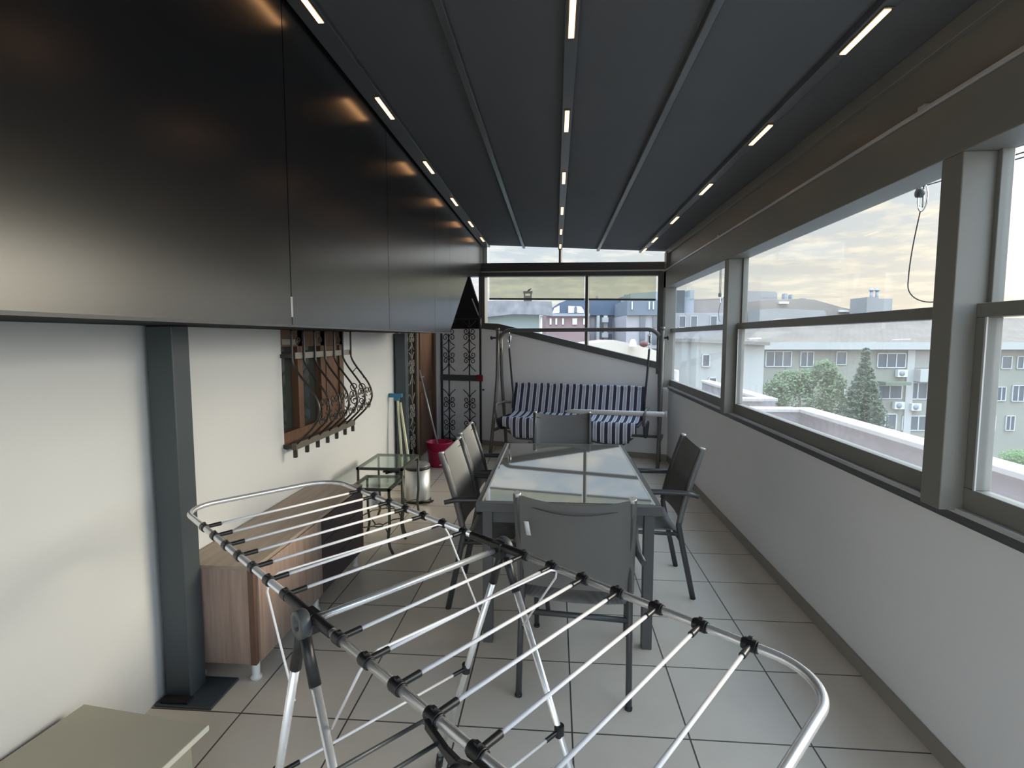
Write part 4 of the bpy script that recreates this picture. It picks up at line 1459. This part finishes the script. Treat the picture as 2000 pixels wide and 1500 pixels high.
for u, v, w_, h_ in ((1546, 571, 5, 14), (1559, 573, 3, 12), (1616, 588, 5, 10), (1581, 580, 8, 7), (1650, 598, 2, 12), (1664, 601, 2, 12), (1678, 604, 2, 14)):
    MB().box(wu(u, D), wu(u + w_, D), 3, 4, zv(v + h_ + 8, D), zv(v, D)).build('chimney', grey_w, b)
for u, v in ((1515, 590), (1540, 609), (1632, 606)):
    MB().box(wu(u, D), wu(u + 18, D), -0.5, 0.0, zv(v + 4, D), zv(v, D)).build('roof_light', wframe, b)
b = bld('square pale stair tower with two tall flues on the skyline', 0, 80)
poly(((1687, 660), (1687, 581), (1709, 581), (1709, 584), (1736, 584), (1736, 660)), 4, 'tower', haze_wall, b, 80)
for u in (1712, 1723):
    MB().tube([(wu(u, 80), 2, zv(586, 80)), (wu(u, 80), 2, zv(567, 80))], 0.22, 10).lathe([(0.35, 0), (0.35, 0.15), (0.1, 0.4)], (wu(u, 80), 2, zv(567, 80)), 10).build('flue', grey_w, b)

# --- buildings behind the farthest right window
D = 60.0
b = bld('dark-topped block with pale window bands seen through the farthest right window', 0, D)
poly(((1300, 760), (1300, 568), (1334, 568), (1334, 760)), 8, 'dark_tower', darkslate, b, D)
poly(((1334, 760), (1334, 580), (1350, 580), (1350, 566), (1358, 566), (1358, 760)), 8, 'stair_core', grey_w, b, D, 1)
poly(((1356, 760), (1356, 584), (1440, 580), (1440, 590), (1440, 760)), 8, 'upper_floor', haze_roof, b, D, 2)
poly(((1310, 760), (1310, 612), (1446, 612), (1446, 760)), 3, 'front_wall', lilac_w, b, D, -1)
for u0 in (1318, 1340, 1378, 1402, 1424):
    window(b, wu(u0, D), zv(640, D), wu(u0 + 13, D) - wu(u0, D), zv(618, D) - zv(640, D), -1.0, 1)
    window(b, wu(u0, D), zv(690, D), wu(u0 + 13, D) - wu(u0, D), zv(662, D) - zv(690, D), -1.0, 1)
D = 30.0
b = bld('pale blue-white house end nearer than the dark block, seen low in the far right window', 0, D)
poly(((1360, 900), (1360, 668), (1450, 668), (1492, 672), (1492, 900)), 6, 'wall', white_w, b, D)
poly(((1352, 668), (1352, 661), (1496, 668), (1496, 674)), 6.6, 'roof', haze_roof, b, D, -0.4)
for u0, v0 in ((1370, 690), (1384, 735)):
    window(b, wu(u0, D), zv(v0 + 26, D), 0.45, 0.7, 0.0, 1)

# --- view through the back windows
D = 16.0
b = bld('neighbouring house with weathered grey roof seen through the left back pane', 0, D)
poly(((900, 640), (900, 588), (1077, 589), (1079, 618), (1060, 615), (1000, 614), (946, 620)), 0.25, 'roof', greyroof, b, D, 0)
poly(((895, 1480), (895, 612), (1054, 612), (1054, 1480)), 6, 'wall', mat('grey_green_wall', (0.30, 0.34, 0.33), rough=0.9, var=0.1, vscale=0.5), b, D, 0.3)
MB().tube([(wu(1057, D), 0.1, zv(617, D)), (wu(1057, D), 0.1, zv(720, D))], 0.03, 8).build('downpipe', wframe, b)
ch = MB()
x0_, x1_ = wu(1023.5, D), wu(1039, D)
ch.box(x0_, x1_, 0.3, 0.6, zv(592, D), zv(577, D)).box(x0_ - 0.02, x1_ + 0.02, 0.28, 0.62, zv(571, D), zv(568, D))
for xx in (x0_, x1_ - 0.04):
    ch.box(xx, xx + 0.04, 0.3, 0.6, zv(577, D), zv(571, D))
ch.build('chimney', mat('sooty_chimney', (0.07, 0.055, 0.05), rough=0.9), b)
bird = MB().lathe([(0.001, -0.07), (0.022, -0.045), (0.03, -0.01), (0.024, 0.03), (0.012, 0.05), (0.018, 0.07), (0.001, 0.085)], (0, 0, 0), 12, axis=Matrix.Rotation(math.radians(55), 3, 'Y'))
bo = bird.tube([(-0.05, 0, -0.035), (-0.10, 0, -0.05)], [0.014, 0.006], 6).build('bird', M['dark_matte'])
bo.location = cw(wu(1034, D), D + 0.45, zv(565.0, D))
bo.rotation_euler = (0, 0, YAW)
tag(bo, 'small dark bird perched on the neighbouring chimney', 'bird')

D = 38.0
b = bld('brick house with arched white attic windows seen left of the back mullion', 0, D)
poly(((1066, 720), (1066, 612), (1150, 612), (1150, 720)), 6, 'wall', brick_w, b, D)
poly(((1076, 613), (1080, 600), (1092, 592), (1108, 586), (1116, 583), (1150, 583), (1150, 613)), 5, 'attic', slate, b, D, 0.2)
poly(((1078, 612), (1082, 602), (1092, 597), (1092, 611)), 0.1, 'attic_window', wframe, b, D, 0)
poly(((1109, 611), (1109, 598), (1134, 599), (1139, 606), (1140, 611)), 0.1, 'attic_window', wframe, b, D, 0)
MB().prism([Vector((wu(1123 + 2.6 * math.cos(a), D), -0.1, zv(604 + 6 * math.sin(a) if math.sin(a) < 0 else 611, D))) for a in [2 * PI * i / 16 for i in range(16)]], (0, 0.08, 0)).build('arched_light', wpane, b)
MB().box(wu(1066, D), wu(1150, D), -0.2, 0, zv(618, D), zv(613, D)).build('cornice', grey_w, b)
for u0 in (1073, 1084, 1097, 1117, 1138):
    MB().box(wu(u0, D), wu(u0 + (9 if u0 == 1117 else 3.5), D), -0.1, 0, zv(634, D), zv(622, D)).build('window', wframe, b)

D = 45.0
b = bld('row house with blue slate mansard and white columns right of the back mullion', 0, D)
poly(((1148, 720), (1148, 612), (1222, 612), (1222, 720)), 6, 'wall', mat('mauve_wall', (0.27, 0.24, 0.27), rough=0.9, var=0.1, vscale=0.5), b, D)
poly(((1146, 616), (1146, 585), (1222, 584), (1222, 616)), 5, 'mansard_roof', slate, b, D, -0.3)
for u0, u1 in ((1163, 1168), (1176, 1183), (1200, 1208)):
    MB().box(wu(u0, D), wu(u1, D), -0.6, 0, zv(700, D), zv(617, D)).build('column', white_w, b)
for v0 in (621, 650):
    MB().box(wu(1172, D), wu(1183, D), -1.0, -0.6, zv(v0 + 9, D), zv(v0, D)).build('balcony', white_w, b)
for u0 in (1153, 1187, 1212):
    for v0 in (622, 652):
        MB().box(wu(u0, D), wu(u0 + 7, D), -0.1, 0, zv(v0 + 18, D), zv(v0, D)).build('window', wpane, b)
for u0, v0 in ((1167, 577), (1223.5, 574)):
    MB().box(wu(u0, D), wu(u0 + 3, D), 1, 1.5, zv(590, D), zv(v0, D)).build('chimney', grey_w, b)
MB().tube([(wu(1224, D), -0.4, zv(587, D)), (wu(1224, D), -0.4, zv(700, D))], 0.05, 8).build('downpipe', wframe, b)

D = 40.0
b = bld('modern lilac-white block with flat dark top at the right of the back window', 0, D)
poly(((1222, 760), (1222, 615), (1300, 615), (1300, 760)), 6, 'wall', lilac_w, b, D)
poly(((1222, 616), (1222, 587), (1300, 587), (1300, 616)), 6, 'attic_storey', mat('grey_attic', (0.16, 0.175, 0.20), rough=0.8), b, D, -0.2)
poly(((1235, 588), (1235, 572), (1300, 567), (1300, 588)), 6, 'roof_housing', grey_w, b, D, 1)
for u0, u1 in ((1248, 1258), (1273, 1281), (1287, 1297)):
    for v0, v1 in ((618, 640), (645, 672), (680, 705)):
        MB().box(wu(u0, D), wu(u1, D), -0.1, 0, zv(v1, D), zv(v0, D)).build('window', wpane, b)
for u0 in (1230, 1263, 1271):
    MB().box(wu(u0, D), wu(u0 + 2, D), -0.3, -0.2, zv(605, D), zv(590, D)).build('attic_window', wframe, b)
# sunlit low roof terrace in front
D = 22.0
b = bld('low sunlit roof terrace below the back window at the right', 0, D)
poly(((1100, 800), (1100, 676), (1200, 664), (1240, 672), (1300, 690), (1330, 800)), 4, 'wall', sunlit, b, D)
poly(((1227, 676), (1229, 666), (1232, 662), (1235, 666), (1237, 676)), 0.5, 'white_cowl', wframe, b, D, -0.6)
for k, (u, v, lab) in enumerate(((1251, 671, 'small dark red round shrub on the sunlit terrace outside the back window'),)):
    o = MB().lathe([(0.001, -0.14), (0.14, -0.09), (0.18, 0.0), (0.13, 0.09), (0.001, 0.13)], (0, 0, 0), 14).build('terrace_shrub', mat('maroon_leaves', (0.13, 0.05, 0.045), rough=0.9, bump=1.0, bscale=12, var=0.5, vscale=10))
    o.location = cw(wu(u, D), D - 0.5, zv(v, D))
    tag(o, lab, 'shrub')


# ------------------------------------------------------------------ trees
def leafmat(name, c1, c2):
    m = mat(name, c1, rough=0.7, spec=0.2)
    t = m.node_tree
    tcn = nn(t, 'ShaderNodeTexCoord')
    n = nn(t, 'ShaderNodeTexNoise')
    n.inputs['Scale'].default_value = 0.9
    n.inputs['Detail'].default_value = 4
    t.links.new(tcn.outputs['Object'], n.inputs['Vector'])
    t.links.new(mixc(t, n.outputs['Fac'], c1, c2), t.nodes['Principled BSDF'].inputs['Base Color'])
    return m


def leaves(blobs, n, size, rnd):
    m = MB()
    for _ in range(n):
        bx_, by_, bz_, r, sz = rnd.choice(blobs)
        d = Vector((rnd.gauss(0, 1), rnd.gauss(0, 1), rnd.gauss(0, 1))).normalized()
        rr = r * (0.55 + 0.5 * rnd.random())
        p = Vector((bx_ + d.x * rr, by_ + d.y * rr, bz_ + d.z * rr * sz))
        a = Vector((rnd.gauss(0, 1), rnd.gauss(0, 1), rnd.gauss(0, 1))).normalized()
        c = a.orthogonal().normalized()
        s = size * (0.6 + 0.8 * rnd.random())
        m._add([p - a * s, p + c * s * 0.5, p + a * s, p - c * s * 0.5], [(0, 1, 2, 3)])
    return m


def tree(label, xc, d, zb, blobs, n, size, lm, trunk_r=0.2):
    t = thing('tree', label, 'tree', cw(xc, d, GZ), YAW, 'trees across the street')
    rnd = random.Random(int(xc * 10))
    bl = [(x, y, z - GZ, r, s) for x, y, z, r, s in blobs]
    leaves(bl, n, size, rnd).build('foliage', lm, t)
    top = max(q[2] for q in bl)
    MB().tube([(0, 0, 0), (0.1, 0.1, top * 0.5), (0, 0, top)], [trunk_r, trunk_r * 0.7, trunk_r * 0.2], 8).build('trunk', M['wood_edge'], t)
    return t


olive = leafmat('olive_leaves', (0.085, 0.12, 0.055), (0.17, 0.21, 0.11))
pine = leafmat('conifer_needles', (0.05, 0.075, 0.045), (0.10, 0.125, 0.08))
D = 34.0
def q(u, v, r, s=0.9, dy=0.0, u0=0, dd=34.0):
    return (wu(u, dd) - u0, dy, zv(v, dd), r, s)
U0 = wu(1565, D)
tree('broad olive-green tree in front of the cream apartment block', U0, D, 0,
     [q(1520, 765, 0.9, 1, 0, U0), q(1545, 748, 0.9, 1, 0.3, U0), q(1580, 745, 0.8, 1, 0.5, U0), q(1612, 725, 0.75, 1, 0, U0), q(1605, 765, 1.1, 1, 0, U0), q(1560, 790, 1.3, 1, 0, U0), q(1510, 800, 1.0, 1, 0, U0), q(1640, 790, 1.0, 1, 0.4, U0), q(1600, 830, 1.4, 1, 0, U0), q(1530, 845, 1.4, 1, 0, U0), q(1635, 750, 0.8, 1, 0.4, U0)], 12000, 0.10, olive)
U1 = wu(1690, 33)
cone = []
for i in range(16):
    v = 682 + i * 12
    w_ = 3 + i * 3.0
    for k in (-1, 0, 1):
        cone.append(q(1690 + k * w_, v + abs(k) * 4 + random.random() * 4, 0.16 + i * 0.045, 0.6, 0.3 * k, U1, 33.0))
tree('tall dark conifer standing right of the olive-green tree', U1, 33, 0, cone, 9000, 0.10, pine)
D = 24.0
U2 = wu(1985, D)
tree('round green bush top low in the nearest right window', U2, D, 0, [q(1975, 915, 0.45, 0.8, 0, U2, D), q(2000, 900, 0.6, 0.8, 0, U2, D), q(2030, 905, 0.7, 0.8, 0, U2, D)], 4000, 0.05, leafmat('bush_leaves', (0.10, 0.17, 0.06), (0.18, 0.27, 0.10)))
